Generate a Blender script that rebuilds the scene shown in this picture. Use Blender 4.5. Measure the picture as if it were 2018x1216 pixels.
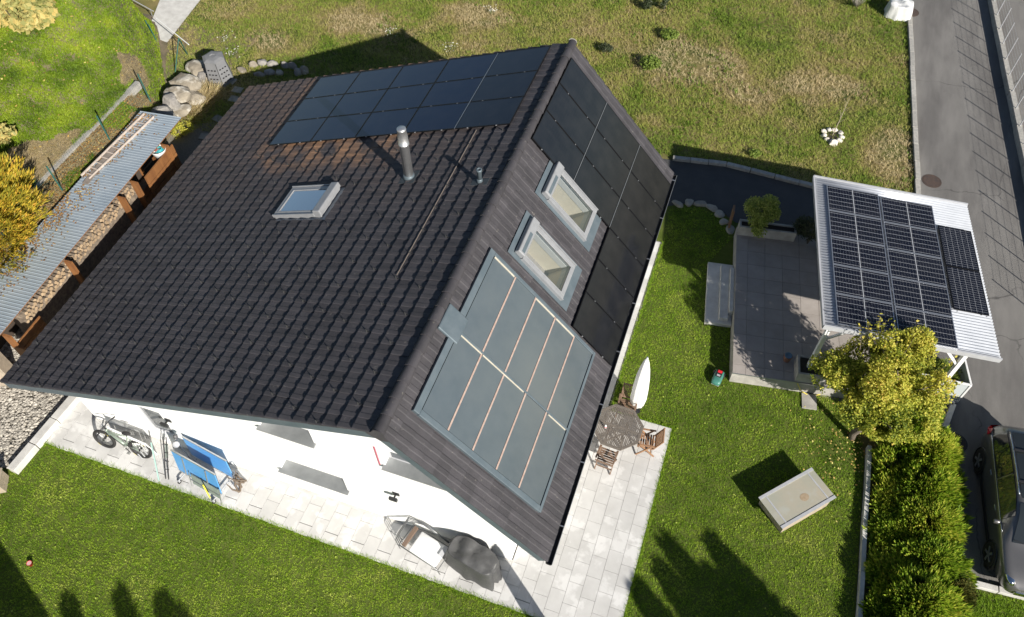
import bpy, bmesh, math, random
import numpy as np
from mathutils import Vector, Matrix, noise
random.seed(7); rng = np.random.default_rng(7)
for o in list(bpy.data.objects): bpy.data.objects.remove(o)
SC = bpy.context.scene; COL = SC.collection
# ------------------------------------------------------------ camera
F_PX, W_PX, H_PX = 1572.05, 2018, 1216
CAM = (5.0638, -5.9443, 20.6416); CROT = (0.6346, 0.0136, 0.3365)
cd = bpy.data.cameras.new('camera'); cam = bpy.data.objects.new('camera', cd); COL.objects.link(cam)
cd.sensor_width = 36.0; cd.lens = F_PX / W_PX * 36.0; cd.clip_start = .1; cd.clip_end = 2000
cam.location = CAM; cam.rotation_euler = CROT; SC.camera = cam
SC.render.resolution_x = 1024; SC.render.resolution_y = 617
# ------------------------------------------------------------ sky, sun, exposure
SUN = Vector((.688, -.547, .4767)).normalized()
EL = math.asin(SUN.z); AZ = math.atan2(SUN.x, SUN.y)
wd = bpy.data.worlds.new('World'); SC.world = wd; wd.use_nodes = True
wn = wd.node_tree.nodes; wl = wd.node_tree.links
sky = wn.new('ShaderNodeTexSky'); sky.sky_type = 'NISHITA'; sky.sun_disc = False
sky.sun_elevation = EL; sky.sun_rotation = AZ; sky.altitude = 500; sky.dust_density = .6; sky.ozone_density = 1.5
bg = wn['Background']; wl.new(sky.outputs[0], bg.inputs[0]); bg.inputs[1].default_value = .05
ld = bpy.data.lights.new('sun', 'SUN'); ld.energy = 5.0; ld.angle = math.radians(.53); ld.color = (1, .95, .87)
lo = bpy.data.objects.new('sun', ld); COL.objects.link(lo); lo.rotation_euler = SUN.to_track_quat('Z', 'Y').to_euler(); lo.location = (30, -25, 30)
SC.view_settings.view_transform = 'Standard'; SC.view_settings.look = 'None'; SC.view_settings.exposure = .72; SC.view_settings.gamma = 1
SC.view_settings.use_curve_mapping = False
# ------------------------------------------------------------ helpers
_R = cam.rotation_euler.to_matrix()
def g(u, v, z=0.0):
    "photo pixel -> point on the horizontal plane of height z"
    d = _R @ Vector(((u - W_PX / 2) / F_PX, -(v - H_PX / 2) / F_PX, -1)); t = (z - CAM[2]) / d.z
    return Vector(CAM) + d * t
def tag(o, label=None, cat=None, group=None, kind=None):
    for k, x in (('label', label), ('category', cat), ('group', group), ('kind', kind)):
        if x: o[k] = x
    return o
def thing(name, label, cat, loc=(0, 0, 0), rz=0, group=None):
    o = bpy.data.objects.new(name, None); COL.objects.link(o); o.location = loc; o.rotation_euler = (0, 0, rz)
    o.empty_display_size = .2
    return tag(o, label, cat, group)
def frame(o, x, y, z, loc):
    "orient an empty with the given axes"
    m = Matrix.Identity(4)
    for i, a in enumerate((x, y, z)):
        for j in range(3): m[j][i] = a[j]
    m.translation = loc; o.matrix_world = m; return o
def link(name, me, mat=None, parent=None, loc=None, rz=None):
    o = bpy.data.objects.new(name, me); COL.objects.link(o)
    if mat is not None and not me.materials: me.materials.append(mat)
    if parent: o.parent = parent
    if loc is not None: o.location = loc
    if rz is not None: o.rotation_euler = (0, 0, rz)
    return o
def copy_tree(o, parent=None):
    c = o.copy(); COL.objects.link(c)
    if parent: c.parent = parent
    for ch in [x for x in o.children]: copy_tree(ch, c)
    return c
class MB:
    def __init__(s): s.v = []; s.f = []; s.mi = []; s.m = 0; s.uv = None
    def add(s, vs, fs):
        b = len(s.v); s.v += [tuple(p) for p in vs]; s.f += [tuple(b + i for i in f) for f in fs]; s.mi += [s.m] * len(fs); return s
    def box(s, c, d, M=None, taper=0):
        x, y, z = (k / 2 for k in d); c = Vector(c); t = 1 - taper
        vs = [Vector(p) for p in ((-x, -y, -z), (x, -y, -z), (x, y, -z), (-x, y, -z), (-x * t, -y * t, z), (x * t, -y * t, z), (x * t, y * t, z), (-x * t, y * t, z))]
        if M is not None: vs = [M @ p for p in vs]
        return s.add([p + c for p in vs], [(3, 2, 1, 0), (4, 5, 6, 7), (0, 1, 5, 4), (1, 2, 6, 5), (2, 3, 7, 6), (3, 0, 4, 7)])
    def span(s, a, b): # box by two corners
        return s.box([(p + q) / 2 for p, q in zip(a, b)], [abs(q - p) for p, q in zip(a, b)])
    def bar(s, p, q, w, h, up=(0, 0, 1)):
        p, q = Vector(p), Vector(q); d = q - p; L = d.length; x = d.normalized(); up = Vector(up)
        if abs(x.dot(up)) > .98: up = Vector((0, 1, 0))
        y = up.cross(x).normalized(); z = x.cross(y)
        M = Matrix((x, y, z)).transposed()
        return s.box((p + q) / 2, (L, w, h), M)
    def tube(s, pts, r, n=8, caps=True):
        pts = [Vector(p) for p in pts]; rs = r if hasattr(r, '__len__') else [r] * len(pts)
        vs = []; prev = None
        for i, p in enumerate(pts):
            d = (pts[min(i + 1, len(pts) - 1)] - pts[max(i - 1, 0)]).normalized()
            if prev is None:
                a = Vector((0, 0, 1)) if abs(d.z) < .9 else Vector((1, 0, 0)); u = d.cross(a).normalized()
            else: u = (prev - d * prev.dot(d)).normalized()
            prev = u; w = d.cross(u)
            vs += [p + (u * math.cos(2 * math.pi * k / n) + w * math.sin(2 * math.pi * k / n)) * rs[i] for k in range(n)]
        fs = [(i * n + k, i * n + (k + 1) % n, (i + 1) * n + (k + 1) % n, (i + 1) * n + k) for i in range(len(pts) - 1) for k in range(n)]
        if caps: fs += [tuple(range(n - 1, -1, -1)), tuple((len(pts) - 1) * n + k for k in range(n))]
        return s.add(vs, fs)
    def lathe(s, prof, n=16, c=(0, 0, 0), sx=1, sy=1, star=0, sn=6):
        c = Vector(c); vs = []
        for r, z in prof:
            for k in range(n):
                a = 2 * math.pi * k / n; q = r * (1 + star * math.cos(sn * a)); vs.append(c + Vector((q * math.cos(a) * sx, q * math.sin(a) * sy, z)))
        m = len(prof)
        fs = [(i * n + k, i * n + (k + 1) % n, (i + 1) * n + (k + 1) % n, (i + 1) * n + k) for i in range(m - 1) for k in range(n)]
        fs += [tuple(range(n - 1, -1, -1)), tuple((m - 1) * n + k for k in range(n))]
        return s.add(vs, fs)
    def prism(s, poly, z0, z1):
        n = len(poly); vs = [(p[0], p[1], z0) for p in poly] + [(p[0], p[1], z1) for p in poly]
        a = sum(poly[i][0] * poly[(i + 1) % n][1] - poly[(i + 1) % n][0] * poly[i][1] for i in range(n))
        fs = [tuple(range(n - 1, -1, -1)), tuple(range(n, 2 * n))] + [(i, (i + 1) % n, n + (i + 1) % n, n + i) for i in range(n)]
        if a < 0: fs = [tuple(reversed(f)) for f in fs]
        return s.add(vs, fs)
    def mesh(s, name, mats=None, smooth=False, fix=False):
        me = bpy.data.meshes.new(name); me.from_pydata(s.v, [], s.f)
        if fix:
            bm = bmesh.new(); bm.from_mesh(me); bmesh.ops.recalc_face_normals(bm, faces=bm.faces); bm.to_mesh(me); bm.free()
        for m in (mats if isinstance(mats, (list, tuple)) else [mats] if mats else []): me.materials.append(m)
        if any(s.mi): me.polygons.foreach_set('material_index', s.mi)
        if smooth: me.polygons.foreach_set('use_smooth', [True] * len(me.polygons))
        me.update(); return me
    def build(s, name, mat, parent=None, smooth=False, loc=None, rz=None, bevel=0, fix=False, sub=0):
        o = link(name, s.mesh(name, mat, smooth, fix), None, parent, loc, rz)
        if bevel:
            m = o.modifiers.new('bevel', 'BEVEL'); m.width = bevel; m.segments = 2; m.limit_method = 'ANGLE'
        if sub:
            m = o.modifiers.new('sub', 'SUBSURF'); m.levels = sub; m.render_levels = sub
        return o
def npmesh(name, V, F, mat, attrs=None, smooth=False):
    "V (n,3), F (m,k) arrays; attrs {name: per-face float}"
    me = bpy.data.meshes.new(name); k = F.shape[1]; m = len(F)
    me.vertices.add(len(V)); me.vertices.foreach_set('co', V.astype(np.float32).ravel())
    me.loops.add(m * k); me.loops.foreach_set('vertex_index', F.astype(np.int32).ravel())
    me.polygons.add(m); me.polygons.foreach_set('loop_start', np.arange(0, m * k, k, dtype=np.int32))
    try: me.polygons.foreach_set('loop_total', np.full(m, k, dtype=np.int32))
    except Exception: pass
    me.update(calc_edges=True)
    if not smooth: me.shade_flat()
    for nm, a in (attrs or {}).items():
        at = me.attributes.new(nm, 'FLOAT', 'FACE'); at.data.foreach_set('value', a.astype(np.float32))
    if isinstance(mat, (list, tuple)):
        for x in mat: me.materials.append(x)
    else: me.materials.append(mat)
    return me
def inpoly(P, poly):
    x, y = P[:, 0], P[:, 1]; r = np.zeros(len(P), bool); n = len(poly)
    for i in range(n):
        x1, y1 = poly[i][:2]; x2, y2 = poly[(i + 1) % n][:2]
        c = ((y1 > y) != (y2 > y)) & (x < (x2 - x1) * (y - y1) / (y2 - y1 + 1e-12) + x1); r ^= c
    return r
def sheet(name, poly, z, mat, kind='structure', parent=None):
    me = bpy.data.meshes.new(name); n = len(poly)
    a = sum(poly[i][0] * poly[(i + 1) % n][1] - poly[(i + 1) % n][0] * poly[i][1] for i in range(n))
    me.from_pydata([(p[0], p[1], z) for p in poly], [], [tuple(range(n)) if a > 0 else tuple(range(n - 1, -1, -1))])
    o = link(name, me, mat, parent); o['kind'] = kind; return o
# ------------------------------------------------------------ materials
def N(nt, t, **kw):
    n = nt.nodes.new(t)
    for k, v in kw.items(): setattr(n, k, v)
    return n
def M(name, c, rough=.6, metal=0, c2=None, vs=4, bump=0, bs=30, spec=.5, c3=None, vs3=1.2, lo3=.55, hi3=.7, attr=None, island=0, obj=False, det=6, lo=.35, hi=.65, stretch=None, trans=0, alpha=1, coat=0):
    """procedural surface: base c, noise-mixed c2, large-patch c3, random tone per piece (island), relief (bump)"""
    m = bpy.data.materials.new(name); m.use_nodes = True; nt = m.node_tree; L = nt.links.new
    b = nt.nodes['Principled BSDF']; b.inputs['Roughness'].default_value = rough; b.inputs['Metallic'].default_value = metal
    b.inputs['Specular IOR Level'].default_value = spec
    if coat: b.inputs['Coat Weight'].default_value = coat; b.inputs['Coat Roughness'].default_value = .08
    if trans: b.inputs['Transmission Weight'].default_value = trans
    if alpha < 1: b.inputs['Alpha'].default_value = alpha
    if obj: pos = N(nt, 'ShaderNodeTexCoord').outputs['Object']
    else: pos = N(nt, 'ShaderNodeNewGeometry').outputs['Position']
    if stretch:
        mp = N(nt, 'ShaderNodeMapping'); mp.inputs['Scale'].default_value = stretch; L(pos, mp.inputs[0]); pos = mp.outputs[0]
    def nz(scale, d=det):
        t = N(nt, 'ShaderNodeTexNoise'); t.inputs['Scale'].default_value = scale; t.inputs['Detail'].default_value = d; t.inputs['Roughness'].default_value = .6; L(pos, t.inputs['Vector']); return t.outputs['Fac']
    def ramp(f, a, z):
        r = N(nt, 'ShaderNodeMapRange'); r.inputs[1].default_value = a; r.inputs[2].default_value = z; L(f, r.inputs[0]); return r.outputs[0]
    def mix(f, a, bcol):
        x = N(nt, 'ShaderNodeMix', data_type='RGBA'); L(f, x.inputs[0])
        for s, q in ((6, a), (7, bcol)):
            if isinstance(q, tuple): x.inputs[s].default_value = (*q, 1)
            else: L(q, x.inputs[s])
        return x.outputs[2]
    cur = c
    if c2:
        if attr:
            at = N(nt, 'ShaderNodeAttribute'); at.attribute_name = attr; f = at.outputs['Fac']
        else: f = ramp(nz(vs), lo, hi)
        cur = mix(f, c, c2)
    if c3: cur = mix(ramp(nz(vs3, 4), lo3, hi3), cur, c3)
    if island:
        gi = N(nt, 'ShaderNodeNewGeometry'); oi = N(nt, 'ShaderNodeObjectInfo')
        a = N(nt, 'ShaderNodeMath', operation='ADD'); L(gi.outputs['Random Per Island'], a.inputs[0]); L(oi.outputs['Random'], a.inputs[1])
        fr = N(nt, 'ShaderNodeMath', operation='FRACT'); L(a.outputs[0], fr.inputs[0])
        r = N(nt, 'ShaderNodeMapRange'); r.inputs[3].default_value = 1 - island; r.inputs[4].default_value = 1 + island; L(fr.outputs[0], r.inputs[0])
        h = N(nt, 'ShaderNodeHueSaturation'); L(r.outputs[0], h.inputs['Value'])
        if isinstance(cur, tuple): h.inputs['Color'].default_value = (*cur, 1)
        else: L(cur, h.inputs['Color'])
        cur = h.outputs[0]
    if isinstance(cur, tuple): b.inputs['Base Color'].default_value = (*cur, 1)
    else: L(cur, b.inputs['Base Color'])
    if bump:
        bp = N(nt, 'ShaderNodeBump'); bp.inputs['Strength'].default_value = bump; bp.inputs['Distance'].default_value = .02; L(nz(bs, 4), bp.inputs['Height']); L(bp.outputs[0], b.inputs['Normal'])
    return m
def leafmat(name, cols, attr='tone', rough=.55, tl=.35):
    "foliage: colour from a per-leaf random attribute, part of the light passes through"
    m = bpy.data.materials.new(name); m.use_nodes = True; nt = m.node_tree; L = nt.links.new
    b = nt.nodes['Principled BSDF']; b.inputs['Roughness'].default_value = rough; b.inputs['Specular IOR Level'].default_value = .3
    at = N(nt, 'ShaderNodeAttribute'); at.attribute_name = attr; r = N(nt, 'ShaderNodeValToRGB'); L(at.outputs['Fac'], r.inputs[0])
    e = r.color_ramp.elements
    while len(e) < len(cols): e.new(.5)
    for i, (p, c) in enumerate(cols): e[i].position = p; e[i].color = (*c, 1)
    L(r.outputs[0], b.inputs['Base Color'])
    t = N(nt, 'ShaderNodeBsdfTranslucent'); L(r.outputs[0], t.inputs[0]); x = N(nt, 'ShaderNodeMixShader'); x.inputs[0].default_value = tl
    L(b.outputs[0], x.inputs[1]); L(t.outputs[0], x.inputs[2]); L(x.outputs[0], nt.nodes['Material Output'].inputs[0])
    return m
def cellmat(name, cell, line, px, py, lx, ly, ox=0, oy=0, rough=.12, spec=.5, midx=None, sub=0):
    "solar glass: thin printed lines over dark cells, in the panel's own coordinates"
    m = bpy.data.materials.new(name); m.use_nodes = True; nt = m.node_tree; L = nt.links.new
    b = nt.nodes['Principled BSDF']; b.inputs['Roughness'].default_value = rough; b.inputs['Specular IOR Level'].default_value = spec
    tc = N(nt, 'ShaderNodeTexCoord'); sp = N(nt, 'ShaderNodeSeparateXYZ'); L(tc.outputs['Object'], sp.inputs[0])
    def mm(op, a, c=None):
        n = N(nt, 'ShaderNodeMath', operation=op)
        for i, q in enumerate((a, c)):
            if q is None: continue
            if isinstance(q, (int, float)): n.inputs[i].default_value = q
            else: L(q, n.inputs[i])
        return n.outputs[0]
    def grid(o, p, l, off): return mm('LESS_THAN', mm('MULTIPLY', mm('PINGPONG', mm('ADD', o, off), p / 2), 1.0), l / 2)
    f = mm('MAXIMUM', grid(sp.outputs[0], px, lx, ox), grid(sp.outputs[1], py, ly, oy))
    if midx: f = mm('MAXIMUM', f, mm('LESS_THAN', mm('ABSOLUTE', sp.outputs[0]), midx))
    nzt = N(nt, 'ShaderNodeTexNoise'); nzt.inputs['Scale'].default_value = 2.5; nzt.inputs['Detail'].default_value = 5; L(N(nt, 'ShaderNodeNewGeometry').outputs['Position'], nzt.inputs['Vector'])
    dm = N(nt, 'ShaderNodeMapRange'); dm.inputs[1].default_value = .4; dm.inputs[2].default_value = .75; dm.inputs[3].default_value = 0; dm.inputs[4].default_value = .045; L(nzt.outputs[0], dm.inputs[0])
    d0 = N(nt, 'ShaderNodeMix', data_type='RGBA'); L(dm.outputs[0], d0.inputs[0]); d0.inputs[6].default_value = (*cell, 1); d0.inputs[7].default_value = (.16, .15, .14, 1)
    x = N(nt, 'ShaderNodeMix', data_type='RGBA'); L(f, x.inputs[0]); L(d0.outputs[2], x.inputs[6]); x.inputs[7].default_value = (*line, 1)
    L(x.outputs[2], b.inputs['Base Color']); return m
# ------------------------------------------------------------ surfaces
m_meadow = M('meadow_soil', (.15, .14, .045), .95, c2=(.24, .19, .09), vs=1.1, bump=1, bs=25, c3=(.085, .105, .028), vs3=.35, lo3=.45, hi3=.6, spec=.1)
m_lawn = M('lawn_soil', (.075, .105, .018), .95, c2=(.11, .135, .03), vs=2.0, bump=1, bs=60, spec=.1)
m_asph = M('asphalt', (.165, .157, .147), .85, c2=(.205, .195, .182), vs=1.6, bump=.8, bs=90, c3=(.125, .118, .112), vs3=.5, lo3=.45, hi3=.65, stretch=(1.6, .35, 1), det=10, spec=.3)
m_asph2 = M('path_asphalt', (.06, .06, .062), .85, c2=(.075, .073, .072), vs=2, bump=.6, bs=120, spec=.3)
m_gravelbed = M('gravel_bed', (.16, .145, .12), .95, c2=(.26, .24, .20), vs=18, bump=1, bs=40, spec=.2)
m_slab = M('pale_paving', (.56, .55, .53), .75, c2=(.49, .48, .46), vs=1.6, bump=.15, bs=80, island=.05, c3=(.62, .61, .59), vs3=1.3, lo3=.52, hi3=.58, spec=.3)
m_joint = M('joint_sand', (.20, .19, .17), .95, c2=(.27, .26, .23), vs=9, bump=.5, bs=60)
m_terr = M('terrace_tile', (.29, .26, .235), .7, c2=(.345, .31, .285), vs=2.2, bump=.1, bs=60, island=.06, spec=.3)
m_conc = M('concrete', (.40, .38, .345), .85, c2=(.29, .275, .25), vs=3.5, bump=.4, bs=50, spec=.25)
m_concl = M('pale_concrete', (.60, .585, .55), .8, c2=(.47, .455, .425), vs=3, bump=.3, bs=50, spec=.25)
m_granite = M('granite_kerb', (.42, .40, .36), .8, c2=(.30, .29, .27), vs=9, bump=.5, bs=60, island=.1, spec=.25)
m_wall = M('white_render', (.84, .84, .83), .9, c2=(.80, .80, .79), vs=2, bump=.15, bs=150, spec=.2)
m_sill = M('grey_metal_sill', (.24, .25, .255), .45, .4, c2=(.30, .31, .315), vs=3)
m_soffit = M('soffit_board', (.55, .55, .53), .8)
m_zinc = M('blue_grey_sheet_metal', (.10, .130, .150), .5, .3, c2=(.13, .16, .18), vs=3, bump=.08, bs=10)
m_alu = M('aluminium', (.62, .63, .64), .35, .85, c2=(.52, .53, .54), vs=6)
m_steel = M('stainless_steel', (.66, .66, .66), .42, .85, c2=(.56, .56, .56), vs=12)
m_black = M('black_plastic', (.018, .018, .02), .5)
m_whitep = M('white_paint', (.78, .78, .77), .45, c2=(.72, .72, .71), vs=5)
m_lgrey = M('light_grey_lacquer', (.46, .465, .48), .4, .1, c2=(.40, .405, .42), vs=6)
m_rubber = M('rubber', (.022, .021, .021), .8)
m_dark = M('dark_void', (.012, .012, .014), .9)

def cracks(m, scale, dark, width, dist=.6):
    "thin wandering cracks and a few repair patches on a paved surface"
    nt = m.node_tree; L = nt.links.new; b = nt.nodes['Principled BSDF']; src = b.inputs['Base Color'].links[0].from_socket
    ge = N(nt, 'ShaderNodeNewGeometry'); nz = N(nt, 'ShaderNodeTexNoise'); nz.inputs['Scale'].default_value = 1.4; nz.inputs['Detail'].default_value = 5; L(ge.outputs['Position'], nz.inputs['Vector'])
    ad = N(nt, 'ShaderNodeVectorMath', operation='SCALE'); ad.inputs['Scale'].default_value = dist; L(nz.outputs['Color'], ad.inputs[0]); sm_ = N(nt, 'ShaderNodeVectorMath', operation='ADD'); L(ge.outputs['Position'], sm_.inputs[0]); L(ad.outputs[0], sm_.inputs[1])
    v = N(nt, 'ShaderNodeTexVoronoi', feature='DISTANCE_TO_EDGE'); v.inputs['Scale'].default_value = scale; L(sm_.outputs[0], v.inputs['Vector'])
    r = N(nt, 'ShaderNodeMapRange'); r.inputs[1].default_value = 0; r.inputs[2].default_value = width; r.inputs[3].default_value = .75; r.inputs[4].default_value = 0; L(v.outputs['Distance'], r.inputs[0])
    n2 = N(nt, 'ShaderNodeTexNoise'); n2.inputs['Scale'].default_value = .5; L(ge.outputs['Position'], n2.inputs['Vector']); r2 = N(nt, 'ShaderNodeMapRange'); r2.inputs[1].default_value = .48; r2.inputs[2].default_value = .6; L(n2.outputs[0], r2.inputs[0])
    mu = N(nt, 'ShaderNodeMath', operation='MULTIPLY'); L(r.outputs[0], mu.inputs[0]); L(r2.outputs[0], mu.inputs[1])
    x = N(nt, 'ShaderNodeMix', data_type='RGBA'); L(mu.outputs[0], x.inputs[0]); L(src, x.inputs[6]); x.inputs[7].default_value = (*dark, 1)
    # pale grit
    n3 = N(nt, 'ShaderNodeTexNoise'); n3.inputs['Scale'].default_value = 55; n3.inputs['Detail'].default_value = 2; L(ge.outputs['Position'], n3.inputs['Vector']); r3 = N(nt, 'ShaderNodeMapRange'); r3.inputs[1].default_value = .62; r3.inputs[2].default_value = .72; r3.inputs[4].default_value = .6; L(n3.outputs[0], r3.inputs[0])
    y = N(nt, 'ShaderNodeMix', data_type='RGBA'); L(r3.outputs[0], y.inputs[0]); L(x.outputs[2], y.inputs[6]); y.inputs[7].default_value = (.30, .28, .26, 1); L(y.outputs[2], b.inputs['Base Color'])
cracks(m_asph, .22, (.045, .043, .042), .006)
# roof tiles: charcoal concrete mixed to brown towards the rear of the shallow slope
def tilemat():
    m = M('charcoal_roof_tile', (.044, .0415, .0455), .62, c2=(.057, .053, .058), vs=3.5, bump=.5, bs=70, island=.16, spec=.35, det=8)
    nt = m.node_tree; L = nt.links.new; b = nt.nodes['Principled BSDF']; src = b.inputs['Base Color'].links[0].from_socket
    ge = N(nt, 'ShaderNodeNewGeometry'); sp = N(nt, 'ShaderNodeSeparateXYZ'); L(ge.outputs['Position'], sp.inputs[0])
    def mr(o, a, z, c=0, d=1):
        r = N(nt, 'ShaderNodeMapRange'); r.inputs[1].default_value = a; r.inputs[2].default_value = z; r.inputs[3].default_value = c; r.inputs[4].default_value = d; L(o, r.inputs[0]); return r.outputs[0]
    def mul(a, c):
        n = N(nt, 'ShaderNodeMath', operation='MULTIPLY'); L(a, n.inputs[0]); L(c, n.inputs[1]); return n.outputs[0]
    t = N(nt, 'ShaderNodeTexNoise'); t.inputs['Scale'].default_value = .9; t.inputs['Detail'].default_value = 8; t.inputs['Roughness'].default_value = .7; L(ge.outputs['Position'], t.inputs['Vector'])
    f = mul(mul(mr(sp.outputs[1], 6.0, 13), mr(sp.outputs[0], -.8, -2.6)), mr(t.outputs[0], .36, .62, .15, 1))
    x = N(nt, 'ShaderNodeMix', data_type='RGBA'); L(f, x.inputs[0]); L(src, x.inputs[6]); x.inputs[7].default_value = (.12, .085, .068, 1)
    # russet noise patches below the panels
    t2 = N(nt, 'ShaderNodeTexNoise'); t2.inputs['Scale'].default_value = 1.3; t2.inputs['Detail'].default_value = 2; L(ge.outputs['Position'], t2.inputs['Vector'])
    f2 = mul(mul(mr(sp.outputs[1], 7.9, 9.0), mr(sp.outputs[0], -3.2, -4.6)), mul(mr(sp.outputs[0], -9.3, -8.3), mr(t2.outputs[0], .40, .58)))
    y = N(nt, 'ShaderNodeMix', data_type='RGBA'); L(f2, y.inputs[0]); L(x.outputs[2], y.inputs[6]); y.inputs[7].default_value = (.25, .145, .085, 1)
    # pale lichen flecks
    v = N(nt, 'ShaderNodeTexNoise'); v.inputs['Scale'].default_value = 11; v.inputs['Detail'].default_value = 6; L(ge.outputs['Position'], v.inputs['Vector'])
    z = N(nt, 'ShaderNodeMix', data_type='RGBA'); L(mr(v.outputs[0], .66, .74, 0, .35), z.inputs[0]); L(y.outputs[2], z.inputs[6]); z.inputs[7].default_value = (.26, .24, .20, 1)
    L(z.outputs[2], b.inputs['Base Color']); return m
m_tile = tilemat()
def thin_glass(name, tint=(.9, .93, .95), k=1.0, rough=.02):
    m = bpy.data.materials.new(name); m.use_nodes = True; nt = m.node_tree; L = nt.links.new
    nt.nodes.remove(nt.nodes['Principled BSDF'])
    t = N(nt, 'ShaderNodeBsdfTransparent'); t.inputs[0].default_value = (*tint, 1); gl = N(nt, 'ShaderNodeBsdfGlossy'); gl.inputs['Roughness'].default_value = rough
    fr = N(nt, 'ShaderNodeFresnel'); fr.inputs[0].default_value = 1.5; mu = N(nt, 'ShaderNodeMath', operation='MULTIPLY'); mu.use_clamp = True; mu.inputs[1].default_value = k; L(fr.outputs[0], mu.inputs[0])
    x = N(nt, 'ShaderNodeMixShader'); L(mu.outputs[0], x.inputs[0]); L(t.outputs[0], x.inputs[1]); L(gl.outputs[0], x.inputs[2]); L(x.outputs[0], nt.nodes['Material Output'].inputs[0]); return m
m_glass = thin_glass('window_glass', k=5.0); m_glass2 = thin_glass('coated_window_glass', k=7.0)
m_clad = M('grey_window_cladding', (.30, .305, .315), .4, .2, c2=(.26, .265, .275), vs=6)
m_pane = M('dark_window_glass', (.10, .11, .12), .05, spec=.8)

# ------------------------------------------------------------ the ground
sheet('ground', [(-300, -300), (300, -300), (300, 300), (-300, 300)], -.03, m_meadow)
sheet('lawn', [(-30, -14), (10.87, -14), (11.02, 2), (10.87, 6.5), (10.3, 8.6), (6.9, 8.0), (6.2, 14.3), (5.6, 14.45), (4.6, 14.75), (3.5, 14.4), (3.3, 7), (-12, 2), (-30, 2)], -.004, m_lawn)
sheet('verge_lawn', [(13.1, -6), (40, -6), (40, 4.0), (14.96, 3.9), (13.4, 3.7), (13.1, 2)], -.004, m_lawn)
sheet('road', [(9.0, 8.2), (12.2, 8.2), (12.9, 6.4), (13.3, 3.9), (40, 4.1), (40, 9), (16.3, 9), (15.55, 17.5), (15.2, 21), (14.0, 32), (10, 70), (7, 70), (10.72, 30), (11.7, 17.75), (8.3, 16.9), (8.3, 14)], 0, m_asph)
sheet('rear_path', [(8.6, 16.9), (5.2, 17.06), (3.1, 16.65), (-2, 16.2), (-2, 14.2), (3.5, 14.3), (4.5, 14.9), (5.4, 14.65), (5.9, 14.3), (8.6, 14.3)], .004, m_asph2)
sheet('upper_road', [(16.55, 9), (40, 9), (40, 70), (11, 70), (14.35, 32), (15.6, 20)], -.002, m_asph)
sheet('gravel_strip', [(-14.4, -1.45), (-11.75, -1.5), (-11.62, 1), (-11, 12.6), (-3, 13.3), (-3, 14.2), (-13, 14), (-16, 12), (-16.4, 1.2), (-19, .8), (-19, -1.4)], 0, m_gravelbed)
sheet('concrete_path', [(-20.15, 17.15), (-18.95, 16.95), (-19.34, 20.2), (-20.3, 30), (-22.5, 30), (-21.1, 19.6)], .01, m_concl)

# ------------------------------------------------------------ paving round the house
patio = sheet('patio', [(-11.45, -.56), (3.75, -.56), (3.75, -3.2), (5.62, -3.2), (5.55, 5.72), (3.72, 5.65), (3.72, 12.6), (2.3, 12.6), (2.3, .62), (-10.4, .62), (-10.4, 1.6), (-11.3, 1.6)], .006, m_joint)
w_, l_ = .378, .563
me_sl = MB().box((0, 0, .018), (w_, l_, .036)).mesh('paving_slab', m_slab)
me_half = MB().box((0, 0, .018), (w_, l_ / 2 - .003, .036)).mesh('paving_slab_cut', m_slab)
def slab(x, y, me): link('paving_slab', me, None, patio, (x, y, random.uniform(-.002, .003)))
for k in range(-26, 18):
    x = -1.35 + .3845 * (k + .5)
    off = 0 if k % 2 == 0 else -.285
    y = -.565 + off + .285
    ylo = -3.1 if x > 3.75 else -.57; yhi = 5.7 if x > 3.6 else (12.5 if x > 3.2 else (5.6 if x > 2.47 else (1.6 if x < -10.3 else .6)))
    if x > 3.2 and x < 3.75: yhi = 12.6
    if x > 5.55 or x < -11.35: continue
    j0 = int((ylo - y) / .57) - 2
    for j in range(j0, 40):
        yc = y + j * .57; a, b = yc - l_ / 2, yc + l_ / 2
        if a >= ylo - .03 and b <= yhi + .05: slab(x, yc, me_sl)
        elif a < ylo and b > ylo + .2: slab(x, ylo + l_ / 4 - .005, me_half)
        elif b > yhi and a < yhi - .2: slab(x, a + l_ / 4, me_half)

# ------------------------------------------------------------ house
H, LEN, AL, AR, LL, LR = 6.6628, 13.2456, .3606, .852, 12.86, 5.408
cl, sl, cr, sr = math.cos(AL), math.sin(AL), math.cos(AR), math.sin(AR)
def PL(s, y, n=0): return Vector((-s * cl - n * sl, y, H - s * sl + n * cl))
def PR(s, y, n=0): return Vector((s * cr + n * sr, y, H - s * sr + n * cr))
AXL = (Vector((0, -1, 0)), Vector((cl, 0, sl)), Vector((-sl, 0, cl)))
AXR = (Vector((0, 1, 0)), Vector((-cr, 0, sr)), Vector((sr, 0, cr)))
def mat4(ax, p):
    m = Matrix.Identity(4)
    for i in range(3):
        for j in range(3): m[j][i] = ax[i][j]
    m.translation = p; return m
house = thing('house', 'white rendered house with an asymmetric charcoal tiled roof', 'house')
WX0, WX1, WY0, WY1 = -10.45, 2.47, .60, LEN - .6
def ztop(x): return (H + x * sl / cl if x < 0 else H - x * sr / cr) - .24
OPEN = [(-8.2, -7.4, .72, 2.12), (-3.9, -2.45, 3.55, 4.2), (-4.0, -2.05, 1.10, 1.85), (-.58, 1.15, 3.62, 4.5)]
def pbox(mb, x0, x1, za, zb0, zb1, y0, y1):
    vs = [(x0, y0, za), (x1, y0, za), (x1, y1, za), (x0, y1, za), (x0, y0, zb0), (x1, y0, zb1), (x1, y1, zb1), (x0, y1, zb0)]
    mb.add(vs, [(3, 2, 1, 0), (4, 5, 6, 7), (0, 1, 5, 4), (1, 2, 6, 5), (2, 3, 7, 6), (3, 0, 4, 7)])
mb = MB(); xs = sorted({WX0, 0, WX1} | {v for o in OPEN for v in o[:2]})
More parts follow.
